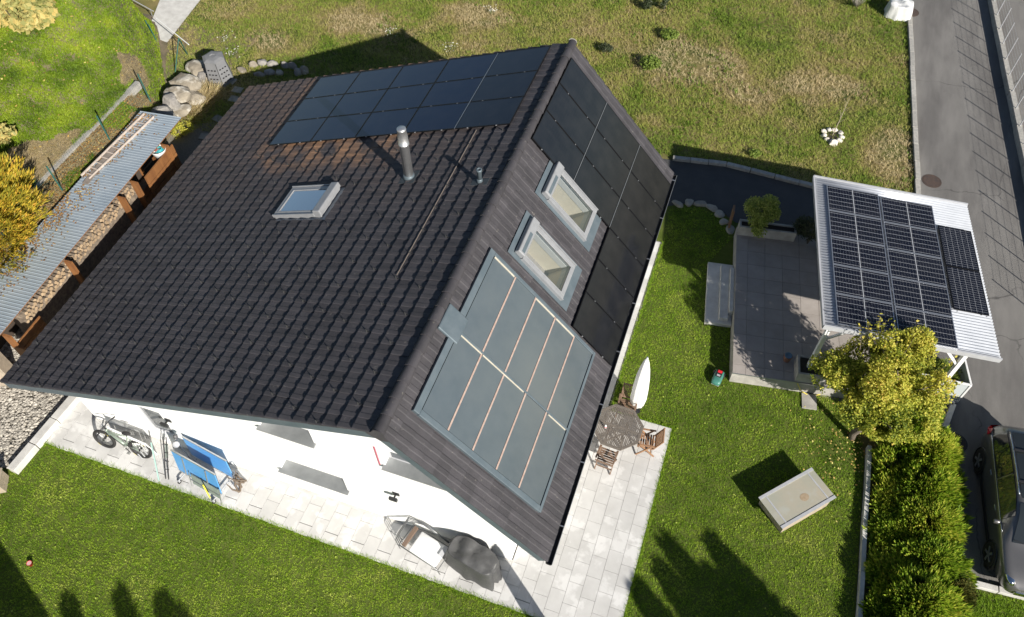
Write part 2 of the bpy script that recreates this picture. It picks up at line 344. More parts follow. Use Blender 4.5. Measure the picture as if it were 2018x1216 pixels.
for a, b in zip(xs, xs[1:]):
    ops = sorted([o for o in OPEN if o[0] <= a + 1e-6 and o[1] >= b - 1e-6], key=lambda o: o[2]); z = .06
    for o in ops: pbox(mb, a, b, z, o[2], o[2], WY0, WY0 + .35); z = o[3]
    pbox(mb, a, b, z, ztop(a), ztop(b), WY0, WY0 + .35)
mb.build('front_wall', m_wall, house)
mb = MB(); mb.span((WX0, WY0 + .35, .06), (WX0 + .35, WY1, ztop(WX0) - .02)); mb.span((WX1 - .35, WY0 + .35, .06), (WX1, WY1, ztop(WX1) - .02)); mb.build('side_wall', m_wall, house)
mb = MB(); pbox(mb, WX0, 0, .06, ztop(WX0), ztop(0), WY1 - .35, WY1 - .001); pbox(mb, 0, WX1, .06, ztop(0), ztop(WX1), WY1 - .35, WY1 - .001); mb.build('rear_wall', m_wall, house)
mb = MB(); mb.span((WX0 + .02, WY0 + .02, -.02), (WX1 - .02, WY1 - .02, .06)); mb.build('plinth', m_conc, house)
mb = MB(); mb.span((WX0 - .05, WY0 - .06, .0), (WX1 + .05, WY0 + .015, .05)); mb.build('wall_base_strip', m_concl, house)
# windows in the front wall
def front_window(x0, x1, z0, z1, deep, shutter=False, sill=True):
    w = MB(); y = WY0 + deep
    for a, b in (((x0, y, z0), (x0 + .07, y + .06, z1)), ((x1 - .07, y, z0), (x1, y + .06, z1)), ((x0 + .07, y, z0), (x1 - .07, y + .06, z0 + .07)), ((x0 + .07, y, z1 - .07), (x1 - .07, y + .06, z1))): w.span(a, b)
    o = w.build('window', m_lgrey if not shutter else m_whitep, house, bevel=.008)
    MB().span((x0 + .07, y + .02, z0 + .07), (x1 - .07, y + .035, z1 - .07)).build('pane' if not shutter else 'roller_shutter', m_pane if not shutter else m_whitep, o)
    if sill:
        s = MB(); s.add([(x0 + .002, y, z0 + .05), (x1 - .002, y, z0 + .05), (x1 - .002, WY0 - .001, z0 + .022), (x0 + .002, WY0 - .001, z0 + .022), (x1 + .05, WY0 - .001, z0 + .022), (x1 + .05, WY0 - .12, z0 + .010), (x0 - .05, WY0 - .12, z0 + .010), (x0 - .05, WY0 - .001, z0 + .022), (x1 + .05, WY0 - .12, z0 - .03), (x0 - .05, WY0 - .12, z0 - .03), (x1 + .05, WY0 - .001, z0 - .03), (x0 - .05, WY0 - .001, z0 - .03)],
            [(0, 3, 2, 1), (7, 6, 5, 4), (6, 9, 8, 5), (4, 5, 8, 10), (7, 11, 9, 6), (11, 10, 8, 9)]); s.build('sill', m_sill, o)
    return o
front_window(*OPEN[0], .05, sill=False); front_window(*OPEN[1], .26); front_window(*OPEN[2], .29, True); front_window(*OPEN[3], .20)
MB().span((-.745, WY0 - .02, 3.6), (-.705, WY0 + .002, 4.5)).build('shutter_rail', M('red_rail', (.45, .13, .17), .5), house)
for x, z in ((-7.22, 1.9), (-.53, 2.1)):
    o = MB().span((x - .09, WY0 - .03, z - .12), (x + .09, WY0, z + .02)).build('wall_lamp', m_black, house, bevel=.01)
    MB().span((x - .02, WY0 - .13, z - .05), (x + .02, WY0 - .03, z - .02)).build('lamp_arm', m_black, o)
    MB().span((x - .12, WY0 - .20, z - .10), (x + .10, WY0 - .13, z + .02)).build('lamp_head', m_black, o, bevel=.01)
# roof structure with three openings for the roof windows
WINL = (5.2, 6.9, 6.22, 7.36); WINR = [(1.15, 2.98, 7.97, 9.12), (1.15, 2.98, 5.88, 7.03)]
def deck(mb, P, smax, holes, n0, n1, y0, y1):
    ss = sorted({0, smax} | {v for h in holes for v in h[:2]}); ys = sorted({y0, y1} | {v for h in holes for v in h[2:]})
    for a, b in zip(ss, ss[1:]):
        for c, d in zip(ys, ys[1:]):
            if any(h[0] <= a + 1e-6 and b <= h[1] + 1e-6 and h[2] <= c + 1e-6 and d <= h[3] + 1e-6 for h in holes): continue
            vs = [P(s, y, n) for n in (n0, n1) for s, y in ((a, c), (b, c), (b, d), (a, d))]
            mb.add(vs, [(3, 2, 1, 0), (4, 5, 6, 7), (0, 1, 5, 4), (1, 2, 6, 5), (2, 3, 7, 6), (3, 0, 4, 7)])
def shrink(h, e): return (h[0] + e, h[1] - e, h[2] + e, h[3] - e)
mb = MB(); deck(mb, PL, LL - .1, [shrink(WINL, .12)], -.20, -.03, .06, LEN - .06); deck(mb, PR, LR - .08, [shrink(h, .12) for h in WINR], -.20, -.03, .06, LEN - .06)
roof = mb.build('roof', m_soffit, house, fix=True)
for P, smax in ((PL, LL - .02), (PR, LR - .02)):
    for y in (.025, LEN - .06):
        mb = MB(); vs = [P(s, yy, n) for n in (-.26, .005) for s, yy in ((0, y), (smax, y), (smax, y + .034), (0, y + .034))]
        mb.add(vs, [(3, 2, 1, 0), (4, 5, 6, 7), (0, 1, 5, 4), (1, 2, 6, 5), (2, 3, 7, 6), (3, 0, 4, 7)])
        mb.build('verge_board', m_zinc, roof, fix=True)
# --- tiles
TW, GL, GR = LEN / 50, .395, .3865
def tile_mesh(gauge, butt, amp):
    w = TW; ln = gauge + .05
    prof = [(.002, 0), (w * .50, 0), (w * .56, amp * .75), (w * .60, amp), (w * .92, amp), (w * .97, amp * .6), (w - .002, .002)]
    vs = []; k = len(prof)
    for y, off in ((0, butt), (ln, .004)):
        vs += [(x, y, z + off) for x, z in prof]
    vs += [(x, 0.0, max(-.004, z - .004)) for x, z in prof]
    vs += [(prof[0][0], ln, -.004), (prof[-1][0], ln, -.004)]
    fs = [(i, i + 1, k + i + 1, k + i) for i in range(k - 1)] + [(2 * k + i, 2 * k + i + 1, i + 1, i) for i in range(k - 1)]
    fs += [(2 * k, 0, k, 3 * k), (k - 1, 3 * k - 1, 3 * k + 1, 2 * k - 1)]
    return vs, fs
def tile_sets():
    out = []
    holesL = [(*WINL,)]; holesR = WINR
    for side, P, ax, gauge, smax, holes in (('L', PL, AXL, GL, LL, holesL), ('R', PR, AXR, GR, LR, holesR)):
        n = int((smax - .05) / gauge) + 1
        for i in range(n):
            sb = smax - i * gauge; st = sb - gauge
            if st < -.05: continue
            for j in range(50):
                y0 = j * TW; yc = y0 + TW / 2
                if any(sb > h[0] + .02 and st < h[1] - .10 and yc > h[2] and yc < h[3] for h in holes): continue
                p = P(sb, y0 + TW if side == 'L' else y0, .0)
                out.append((side, sb, yc, mat4(ax, p)))
    return out
tiles = tile_sets()
def covered(side, s, y):
    if side == 'R': return (.5 < s < 4.75 and .9 < y < 5.4) or (s < 5.3 and y > 9.15 and y < 12.5) or (s > 3.7 and y > 5.7 and y < 12.5)
    return s < 9.2 and 9.6 < y < 12.95
C0 = Vector(CAM)
def score(t):
    side, s, y, m = t
    if covered(side, s, y): return 0
    p = m.translation; d = p - C0; nrm = AXL[2] if side == 'L' else AXR[2]; q = -d.normalized().dot(nrm)
    return q / d.length_squared
tiles.sort(key=score, reverse=True)
tdat = {'L': tile_mesh(GL, .060, .010), 'R': tile_mesh(GR, .026, .010)}
tme = {}
for k, (vs, fs) in tdat.items():
    b = MB(); b.add(vs, fs); tme[k] = b.mesh('roof_tile', m_tile)
def jit(m):
    return m @ Matrix.Translation((random.uniform(-.003, .003), random.uniform(-.007, .007), random.uniform(-.002, .005))) @ Matrix.Rotation(random.uniform(-.012, .012), 4, 'Z')
for side, s, y, m in tiles[:300]:
    o = link('roof_tile', tme[side], None, roof); o.matrix_local = jit(m)
Vs, Fs = [], []; base = 0
for side, s, y, m in tiles[300:]:
    vs, fs = tdat[side]; mm = np.array(jit(m)); a = np.array(vs) @ mm[:3, :3].T + mm[:3, 3]; Vs.append(a); Fs.append(np.array(fs) + base); base += len(vs)
o = link('roof_tile_field', npmesh('roof_tile_field', np.vstack(Vs), np.vstack(Fs), m_tile), None, roof); o['kind'] = 'stuff'
# --- ridge caps
b = MB(); n = 9; ln = .42; vs = []
for y, r in ((0, .135), (ln, .118)):
    for k in range(n):
        a = math.pi * (k / (n - 1)) * 1.06 - .03 * math.pi; vs.append((r * math.cos(a) * 1.02, y, r * math.sin(a) * .92 - .02))
b.add(vs, [(i + 1, i, n + i, n + i + 1) for i in range(n - 1)]); b.add(vs[:n] + [(v[0] * .86, v[1], v[2] * .84) for v in vs[:n]], [(i, i + 1, n + i + 1, n + i) for i in range(n - 1)])
rme = b.mesh('ridge_tile', m_tile, True)
for i in range(33):
    link('ridge_tile', rme, None, roof, (random.uniform(-.004, .004), -.01 + i * .4016, H + .012 + random.uniform(-.003, .003)))
MB().add([(.13 * math.cos(a), LEN + .015, H + .01 + .12 * math.sin(a)) for a in np.linspace(-.1, math.pi + .1, 9)], [tuple(range(9))]).build('ridge_end', m_conc, roof)
MB().add([(.13 * math.cos(a), -.005, H + .01 + .12 * math.sin(a)) for a in np.linspace(-.1, math.pi + .1, 9)] + [(-.3, -.005, H - .14), (0, -.005, H - .3), (.2, -.005, H - .24)], [(0, 1, 2, 3, 4, 5, 6, 7, 8, 9, 10, 11)]).build('ridge_end', m_tile, roof, fix=True)
# --- snow guards on the shallow slope
b = MB(); b.box((0, .02, .006), (.026, .11, .004)); b.add([(-.03, -.035, .004), (.03, -.035, .004), (0, -.035, .105), (-.02, -.028, .004), (.02, -.028, .004), (0, -.030, .100)], [(0, 1, 2), (5, 4, 3), (0, 2, 5, 3), (2, 1, 4, 5)])
gme = b.mesh('snow_guard', M('galvanised_hook', (.03, .03, .03), .7, .2))
for k in range(16):
    s = 12.62 - .79 * k
    for j in range(18):
        y = (.56 - .2637 * k) % .795 + .795 * j
        if y > LEN - .15 or covered('L', s, y) or (WINL[0] - .1 < s < WINL[1] + .3 and WINL[2] - .1 < y < WINL[3] + .1): continue
        o = link('snow_guard', gme, None, roof); o.matrix_local = mat4(AXL, PL(s - .03, y, .034))
# --- gutter along the steep eave
ge = PR(LR, 0, -.02); gx, gz = ge.x + .06, ge.z - .05
vs = []; n = 9
for y in (.0, LEN):
    for k in range(n):
        a = math.pi + math.pi * k / (n - 1); vs.append((gx + .075 * math.cos(a), y, gz + .075 * math.sin(a)))
    for k in range(n):
        a = math.pi + math.pi * k / (n - 1); vs.append((gx + .070 * math.cos(a), y, gz + .070 * math.sin(a) + .001))
b = MB(); q = 2 * n
b.add(vs, [(i + 1, i, q + i, q + i + 1) for i in range(n - 1)] + [(n + i, n + i + 1, q + n + i + 1, q + n + i) for i in range(n - 1)] + [tuple(range(0, n)), tuple(range(q, q + n))])
gut = b.build('gutter', M('dark_gutter', (.03, .03, .032), .5, .3), house, fix=False)
b = MB(); b.tube([(gx + .078, 0, gz), (gx + .078, LEN, gz)], .008, 6).build('gutter_rim', m_alu, gut)
bm_ = MB().span((-.075, -.014, 0), (.08, .014, .012)).mesh('gutter_bracket', m_alu)
for i in range(8): link('gutter_bracket', bm_, None, gut, (gx, .95 + i * 1.72, gz + .004))
# --- flue and vent
def flue(s, y, h, r, name, cap):
    p = PL(s, y, .0); o = MB().lathe([(r * 1.25, -.1), (r * 1.2, .14), (r * 1.08, .17)], 20, p).build(name, m_zinc, house, True)
    if cap:
        MB().lathe([(r, .1), (r, h - .52), (r * 1.12, h - .515), (r * 1.12, h - .47), (r * 1.04, h - .465), (r * 1.04, h - .24), (r * .86, h - .06), (r * .92, h - .055), (r * .92, h), (.01, h)], 24, p).build('pipe', m_steel, o, True)
    else: MB().lathe([(r, .1), (r, h), (r * 1.2, h + .01), (r * 1.2, h + .06), (r * .7, h + .07), (r * .7, h - .1), (.001, h - .1)], 16, p).build('pipe', m_zinc, o, True)
    q = [PL(s + a, y + c, .055) for a, c in ((-.26, -r * 1.9), (.22, -r * 1.9), (.22, r * 1.9), (-.26, r * 1.9))]
    MB().add(q + [v - AXL[2] * .01 for v in q], [(0, 1, 2, 3), (7, 6, 5, 4), (0, 4, 5, 1), (1, 5, 6, 2), (2, 6, 7, 3), (3, 7, 4, 0)]).build('flashing', M('lead_flashing', (.05, .06, .068), .6, .2), o, fix=True)
flue(2.99, 7.62, 1.72, .128, 'chimney_flue', True); flue(.66, 7.28, .42, .062, 'vent_pipe', False)
MB().tube([PL(1.58, 4.1, .07), PL(1.6, 6.5, .065), PL(1.61, 9.4, .07)], .011, 6).build('lightning_conductor', M('weathered_conductor', (.23, .19, .16), .6, .4), house)
# --- roof windows
m_cream = M('cream_reveal', (.72, .66, .52), .8, c2=(.66, .58, .44), vs=2); m_floor = M('room_floor', (.30, .27, .25), .7, c2=(.42, .38, .33), vs=3)
def roof_window(P, ax, h, box_, nm='roof_window'):
    s0, s1, y0, y1 = h; sgn = 1 if ax is AXR else -1
    yc, sc = (y0 + y1) / 2, (s0 + s1) / 2; W, D = y1 - y0, s1 - s0
    root = MB(); e = .10; n0, n1 = -.05, .11
    for a, c in ((((-W / 2), -D / 2, n0), (-W / 2 + e, D / 2, n1)), ((W / 2 - e, -D / 2, n0), (W / 2, D / 2, n1)), ((-W / 2 + e, -D / 2, n0), (W / 2 - e, -D / 2 + e, n1)), ((-W / 2 + e, D / 2 - e, n0), (W / 2 - e, D / 2, n1))): root.span(a, c)
    o = root.build(nm, m_clad, house, bevel=.012); o.matrix_local = mat4(ax, P(sc, yc, .02))
    iw, idp = W / 2 - e, D / 2 - e
    b = MB()
    for a, c in (((-iw, -idp, .085), (-iw + .045, idp, .118)), ((iw - .045, -idp, .085), (iw, idp, .118)), ((-iw + .045, -idp, .085), (iw - .045, -idp + .045, .118)), ((-iw + .045, idp - .045, .085), (iw - .045, idp, .118))): b.span(a, c)
    b.build('sash', m_clad, o, bevel=.006)
    MB().add([(-iw + .01, -idp + .01, .095), (iw - .01, -idp + .01, .095), (iw - .01, idp - .01, .095), (-iw + .01, idp - .01, .095)], [(0, 1, 2, 3)]).build('pane', m_glass if box_ else m_glass2, o)
    b = MB(); w2, d2 = iw, idp; dz = -.75  # lined shaft down to the room
    b.add([(-w2, -d2, -.05), (w2, -d2, -.05), (w2, d2, -.05), (-w2, d2, -.05), (-w2, -d2, dz), (w2, -d2, dz), (w2, d2, dz), (-w2, d2, dz)], [(4, 5, 1, 0)[::-1], (5, 6, 2, 1)[::-1], (6, 7, 3, 2)[::-1], (7, 4, 0, 3)[::-1]])
    b.build('shaft_lining', m_cream, o)
    MB().add([(-w2, -d2, dz), (w2, -d2, dz), (w2, d2, dz), (-w2, d2, dz)], [(0, 1, 2, 3)]).build('room_floor', m_floor, o)
    b = MB().span((-W / 2 - .02, D / 2 - .20, .05), (W / 2 + .02, D / 2 + .06, .22)); b.build('shutter_box', m_clad, o, bevel=.03)
    if box_: MB().span((-W / 2 + .04, D / 2 - .13, .2195), (W / 2 - .45, D / 2 - .03, .2225)).build('solar_strip', m_zinc, o)
    b = MB()
    for a, c in (((-W / 2 - .14, -D / 2 - .30, .030), (W / 2 + .14, -D / 2 + .01, .040)), ((-W / 2 - .14, D / 2 - .01, .030), (W / 2 + .14, D / 2 + .22, .040)), ((-W / 2 - .14, -D / 2 + .01, .030), (-W / 2 + .01, D / 2 - .01, .040)), ((W / 2 - .01, -D / 2 + .01, .030), (W / 2 + .14, D / 2 - .01, .040))): b.span(a, c)
    if box_: b.build('flashing', m_zinc, o)
    for x in (-W / 2 - .015, W / 2 + .015): MB().span((x - .014, -D / 2, .04), (x + .014, D / 2 - .2, .135)).build('side_rail', m_clad, o)
    return o
roof_window(PL, AXL, WINL, False)
for h in WINR: roof_window(PR, AXR, h, True)
# ------------------------------------------------------------ solar panels
PW, PH = 1.722, 1.1656
m_pframe = M('black_anodised_frame', (.014, .014, .016), .35, .5)
m_sframe = M('silver_frame', (.58, .59, .61), .35, .85)
m_bcell = cellmat('black_solar_glass', (.0075, .0085, .012), (.016, .017, .02), .0866, .182, .0035, .004, .04, .09, rough=.10)
m_wcell = cellmat('white_lined_solar_glass', (.006, .007, .013), (.36, .37, .39), .082, .1717, .0014, .0075, .041, .086, rough=.08, midx=.010)
def panel_meshes(w, h, mf, mg, pre):
    b = MB(); e, t = .022, .035
    for a, c in (((-w / 2, -h / 2, 0), (-w / 2 + e, h / 2, t)), ((w / 2 - e, -h / 2, 0), (w / 2, h / 2, t)), ((-w / 2 + e, -h / 2, 0), (w / 2 - e, -h / 2 + e, t)), ((-w / 2 + e, h / 2 - e, 0), (w / 2 - e, h / 2, t))): b.span(a, c)
    f = b.mesh(pre + '_frame', mf); gl = MB().span((-w / 2 + e, -h / 2 + e, .012), (w / 2 - e, h / 2 - e, .032)).mesh(pre + '_glass', mg); return f, gl
pm_black = panel_meshes(PW, PH, m_pframe, m_bcell, 'panel'); clampm = MB().box((0, 0, .026), (.035, .022, .024)).mesh('clamp', M('clamp_metal', (.30, .30, .31), .5, .5))
pm_white = panel_meshes(1.56, 1.03, m_sframe, m_wcell, 'white_lined_panel'); pm_small = panel_meshes(.96, 1.53, m_pframe, cellmat('small_panel_glass', (.006, .007, .013), (.34, .35, .37), .157, .081, .005, .0045, .0, .04, rough=.08), 'small_panel')
def panel(ms, mtx, parent, clamps=()):
    t = link('solar_panel', ms[0], None, parent); t.matrix_local = mtx
    link('glass', ms[1], None, t)
    for x, y in clamps: link('clamp', clampm, None, t, (x, y, 0))
    return t
def ax2(ax): return (-ax[1], ax[0], ax[2])   # panel long side down the slope
gapx = .02
m_skycell = cellmat('sky_tinted_solar_glass', (.006, .011, .030), (.009, .014, .032), .0866, .182, .0035, .004, .04, .09, rough=.08, spec=.38)  # blue-black cells with the blue of the reflected sky put into their colour
pm_blue = panel_meshes(PW, PH, m_pframe, m_skycell, 'blue_panel')
for r in range(3):
    for c in range(5):
        s = .60 + c * (PW + gapx) + PW / 2; y = LEN - .22 - r * (PH + gapx) - PH / 2
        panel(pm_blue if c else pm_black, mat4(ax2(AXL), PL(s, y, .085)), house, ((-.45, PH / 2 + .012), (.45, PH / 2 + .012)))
for r in range(6):
    for c in range(3):
        if r > 2 and c < 2: continue
        s = .125 + c * (PW + gapx) + PW / 2; y = LEN - .652 - r * (PH + gapx) - PH / 2
        panel(pm_black, mat4(ax2(AXR), PR(s, y, .085)), house, ((-.45, -PH / 2 - .012), (.45, -PH / 2 - .012)))
for P_, s_, y0, y1 in ((PL, .60 + PW + gapx / 2, LEN - .22 - 3 * (PH + gapx) + gapx, LEN - .22), (PR, .125 + PW + gapx / 2, LEN - .652 - 3 * (PH + gapx) + gapx, LEN - .652), (PR, .125 + 2 * PW + 1.5 * gapx, LEN - .652 - 3 * (PH + gapx) + gapx, LEN - .652)):
    MB().bar(P_(s_, y0, .112), P_(s_, y1, .112), .014, .02, AXL[2] if P_ is PL else AXR[2]).build('panel_seam', m_sframe, house)
# ------------------------------------------------------------ glazed solar thermal collector
m_coll = M('collector_glass', (.070, .088, .101), .08, c2=(.083, .101, .113), vs=2.2, spec=.6, c3=(.10, .115, .12), vs3=.35, lo3=.4, hi3=.7)
m_copper = M('weathered_copper', (.42, .29, .24), .5, .35, c2=(.52, .40, .34), vs=9)
m_ivory = M('ivory_seal', (.50, .46, .37), .6, c2=(.40, .37, .30), vs=8)
CS0, CS1, CY0, CY1, CYM = .56, 4.62, .95, 5.33, 3.02
tc = MB().span((CS0 + .05, CY0 + .01, .02), (CS1 - .05, CY1 - .02, .075)).build('solar_thermal_collector', m_dark, house); tc.matrix_local = mat4(ax2(AXR), PR(0, 0, 0))
tc['label'] = 'glazed grey blue collector of ten panes with copper strips'
def cb(s0, s1, y0, y1, n0, n1, nm, m, bev=0): return MB().span((s0, y0, n0), (s1, y1, n1)).build(nm, m, tc, bevel=bev)
for nm, a in (('frame_top', (CS0 - .12, CS0 + .05, CY0 - .12, CY1 + .08)), ('frame_bottom', (CS1 - .05, CS1 + .03, CY0 - .12, CY1 + .08)), ('frame_front', (CS0 + .05, CS1 - .05, CY0 - .13, CY0 + .01)), ('frame_rear', (CS0 + .05, CS1 - .05, CY1 - .02, CY1 + .08))):
    cb(*a, .02, .115, nm, m_zinc, .01)
ds = (CS1 - .06 - CS0 - .06) / 5
for i in range(5):
    for (y0, y1) in ((CY0 + .02, CYM - .03), (CYM + .03, CY1 - .03)):
        cb(CS0 + .06 + i * ds + .012, CS0 + .06 + (i + 1) * ds - .012, y0, y1, .08, .098, 'pane', m_coll)
        if i: cb(CS0 + .06 + i * ds - .022, CS0 + .06 + i * ds + .022, y0, y1, .099, .112, 'copper_strip', m_copper)
cb(CS0 + .06, CS1, CYM - .026, CYM + .026, .099, .122, 'centre_rail', m_zinc, .006)
for s0, s1 in ((CS0 + .06, CS0 + .06 + ds), (CS0 + .06 + ds * 1.05, CS0 + .06 + 2.9 * ds), (CS0 + .06 + 4.1 * ds, CS1 - .1)): cb(s0, s1, CYM - .058, CYM - .03, .099, .114, 'ivory_seal', m_ivory)
for s0, s1 in ((CS0 + .08, CS0 + .06 + ds * .95), (CS0 + .06 + 2.02 * ds, CS0 + .06 + 2.96 * ds), (CS0 + .06 + 3.04 * ds, CS0 + .06 + 3.97 * ds)): cb(s0, s1, CY1 - .07, CY1 - .03, .099, .114, 'ivory_seal', m_ivory)
cb(.10, CS0 + .16, 2.72, 3.42, .045, .128, 'pipe_cover', m_zinc, .03)

# ------------------------------------------------------------ things along the front wall
def ring(mb, c, R, r, axis=(0, 1, 0), n=32, k=8):
    a = Vector(axis).normalized(); u = a.orthogonal().normalized(); w = a.cross(u); c = Vector(c); vs = []
    for i in range(n):
        t = 2 * math.pi * i / n; d = u * math.cos(t) + w * math.sin(t)
        for j in range(k):
            q = 2 * math.pi * j / k; vs.append(c + d * (R + r * math.cos(q)) + a * r * math.sin(q))
    mb.add(vs, [(i * k + j, i * k + (j + 1) % k, ((i + 1) % n) * k + (j + 1) % k, ((i + 1) % n) * k + j) for i in range(n) for j in range(k)]); return mb
m_green = M('sage_green_paint', (.24, .29, .24), .35, .1, coat=.3); m_spoke = M('spoke_steel', (.45, .45, .45), .35, .8)
bk = thing('bicycle', 'sage green mountain bike with black tyres parked against the white slatted rack', 'bicycle', (-8.95, -.06, .035), math.radians(2)); bk.rotation_euler = (math.radians(-14), 0, math.radians(3))
for x, nm in ((-.60, 'front_wheel'), (.56, 'rear_wheel')):
    w = ring(MB(), (x, 0, .36), .320, .042).build(nm, m_rubber, bk, True)
    ring(MB(), (x, 0, .36), .275, .018).build('rim', m_black, w, True)
    s = MB()
    for i in range(16):
        t = math.pi * 2 * i / 16; s.tube([(x, .02 * (-1) ** i, .36), (x + .28 * math.cos(t), 0, .36 + .28 * math.sin(t))], .0025, 4, False)
    s.build('spokes', m_spoke, w); MB().tube([(x, -.06, .36), (x, .06, .36)], .028, 10).build('hub', m_black, w)
    ring(MB(), (x, -.04, .36), .075, .006).build('brake_disc', m_spoke, w)
    for t in (1.0, 4.0): MB().box((x + .325 * math.cos(t), -.036, .36 + .325 * math.sin(t)), (.10, .004, .025), Matrix.Rotation(-t + math.pi / 2, 3, 'Y')).build('tyre_label', M('yellow_print', (.75, .62, .04), .5), w)
fr = MB(); bb, hd, st = (.13, 0, .34), (-.38, 0, .80), (.24, 0, .78)
fr.tube([bb, (-.02, 0, .46), (-.36, 0, .72)], .045, 10); fr.tube([hd, (-.1, 0, .74), st], [.026, .022, .02], 8); fr.tube([bb, st], .02, 8)
for sy in (-.06, .06): fr.tube([bb, (.56, sy, .36)], .014, 6); fr.tube([st, (.56, sy, .36)], .011, 6)
fr.tube([(-.40, 0, .86), (-.365, 0, .70)], .03, 10); fr.build('frame', m_green, bk, True)
MB().tube([(.09, 0, .35), (-.30, 0, .66)], .052, 8).build('battery', m_black, bk, True)
f2 = MB(); f2.tube([(-.40, 0, .70), (-.42, -.07, .64), (-.60, -.07, .36)], [.02, .022, .016], 8); f2.tube([(-.42, -.07, .64), (-.42, .07, .64)], .02, 8); f2.tube([(-.42, .07, .64), (-.60, .07, .36)], [.022, .016], 8); f2.build('fork', m_black, bk, True)
MB().tube([(-.37, -.38, .98), (-.40, -.15, 1.0), (-.42, 0, .96), (-.40, .15, 1.0), (-.37, .38, .98)], .013, 8).tube([(-.40, 0, .86), (-.43, 0, .97)], .02, 8).build('handlebar', m_black, bk, True)
for sy in (-1, 1): MB().tube([(-.37, sy * .26, .985), (-.36, sy * .39, .98)], .019, 8).build('grip', m_rubber, bk)
MB().tube([st, (.27, 0, .90)], .014, 8).build('seat_post', m_black, bk)
MB().lathe([(.02, 0), (.07, .01), (.065, .035), (.02, .05)], 14, (.26, 0, .90), 1.9, 1).build('saddle', m_rubber, bk, True)
c_ = ring(MB(), (.13, -.06, .34), .085, .008).build('chainring', m_spoke, bk, True)
for s_, a in ((-1, .7), (1, .7 + math.pi)):
    q = (.13 + .16 * math.cos(a), s_ * .09, .34 - .16 * math.sin(a)); MB().tube([(.13, s_ * .07, .34), q], .012, 6).build('crank', m_black, bk); MB().box((q[0], s_ * .14, q[2]), (.09, .08, .018)).build('pedal', m_spoke, bk)
# white slatted rack behind the bicycle
rk = thing('slatted_rack', 'white slatted rack leaning behind the bicycle at the wall', 'rack', (-8.75, .14, .10), math.radians(-4))
for i in range(15): MB().box((-.62 + i * .088, 0, .42), (.034, .02, .62)).build('slat', m_whitep, rk)
for z in (.14, .72): MB().box((0, .0205, z), (1.34, .02, .045)).build('rail', m_whitep, rk)
for i in range(4): MB().box((.66, -.30 + i * .09, .52 - .03 * i), (.03, .02, .30)).build('end_slat', m_lgrey, rk)
for x in (-.6, .64): MB().bar((x, .03, .7), (x + .02, .08, -.06), .03, .03).build('leg', m_whitep, rk)

# folded table-tennis table
m_blue = M('blue_board', (.08, .29, .60), .4, c2=(.10, .33, .65), vs=2); m_bluedk = M('dark_underside', (.03, .035, .045), .6)
tt = thing('table_tennis_table', 'folded blue table tennis table on castors against the white wall', 'table tennis table', (-6.25, .16, .04), math.radians(-9))
for y, tilt, nm in ((-.30, -.16, 'outer_half'), (.18, -.08, 'inner_half')):
    R = Matrix.Rotation(tilt, 3, 'X')
    o = MB().box((0, y, .72), (1.52, .022, .96), R).build(nm, m_blue, tt)
    e = R @ Vector((0, 0, .48)); MB().box((0, y + e.y, .72 + e.z), (1.54, .035, .05), R).build('edge_strip', m_alu, o)
    e = R @ Vector((0, 0, -.48)); MB().box((0, y + e.y, .72 + e.z), (1.54, .035, .05), R).build('edge_strip', m_alu, o)
    for x in (-.45, .35):
        a = R @ Vector((x, -.04 if y < 0 else .04, -.48)); c = R @ Vector((x + .1, -.04 if y < 0 else .04, .42)); MB().tube([Vector((0, y, .72)) + a, Vector((0, y, .72)) + c], .018, 8).build('brace', m_alu, o)
for y in (-.34, .3): MB().tube([(-.62, y, .12), (.62, y, .12)], .022, 8).build('chassis_rail', m_lgrey, tt)
for x in (-.62, .62):
    MB().tube([(x, -.62, .13), (x, .34, .13)], .02, 8).build('chassis_rail', m_lgrey, tt)
    for y in (-.62, .3): 
        o = MB().tube([(x - .02, y, .055), (x + .02, y, .055)], .055, 14).build('castor', m_rubber, tt); MB().box((x, y, .10), (.055, .05, .06)).build('fork', m_lgrey, o)
MB().bar((.40, -.50, .72), (.58, -.62, .30), .03, .05).build('lock_lever', M('yellow_plastic', (.75, .60, .03), .45), tt)
m_olive = M('olive_grey_canvas', (.17, .21, .18), .8, c2=(.22, .26, .23), vs=4)
bn = thing('folded_camp_bed', 'folded olive grey camp bed leaning on the front of the blue table', 'camp bed', (-6.1, -.40, .04), math.radians(-9))
for i in range(3): MB().box((.05, .06 + i * .03, .22 + .14 * i), (.95, .02, .12), Matrix.Rotation(-.3, 3, 'X')).build('canvas_panel', m_olive, bn)
for x in (-.48, .58): MB().tube([(x, -.02, .02), (x, .14, .62)], .014, 8).build('side_tube', m_alu, bn)
MB().tube([(-.48, .06, .35), (.58, .06, .35)], .012, 8).build('cross_tube', m_alu, bn)
po = thing('folded_garden_chair', 'dark framed folding chair leaning against the left end of the blue table', 'chair', (-7.38, .12, .04), math.radians(8))
for x in (-.09, .0): MB().tube([(x, -.5, .02), (x - .02, .25, 1.1)], .015, 8).build('leg', m_black, po)
for k in range(4): MB().tube([(-.10, -.32 + k * .15, .26 + .22 * k), (.02, -.32 + k * .15, .26 + .22 * k)], .011, 6).build('cross_bar', m_black, po)
MB().box((-.04, .02, .72), (.06, .04, .42), Matrix.Rotation(-.6, 3, 'X')).build('seat', m_olive, po)
pl = thing('leaning_pole', 'thin greenish pole leaning at the left of the folded table', 'pole', (-7.75, -.1, .04), math.radians(10))
MB().bar((-.10, .30, .85), (.12, -.42, .0), .035, .02).build('pole', M('greenish_lacquer', (.28, .42, .38), .4), pl)
m_tubeg_ = M('mid_grey_metal', (.12, .12, .125), .5, .4)
fl = thing('standing_lamp', 'small grey stand with a round white disc beside the folded table', 'lamp stand', (-7.1, .36, .04))
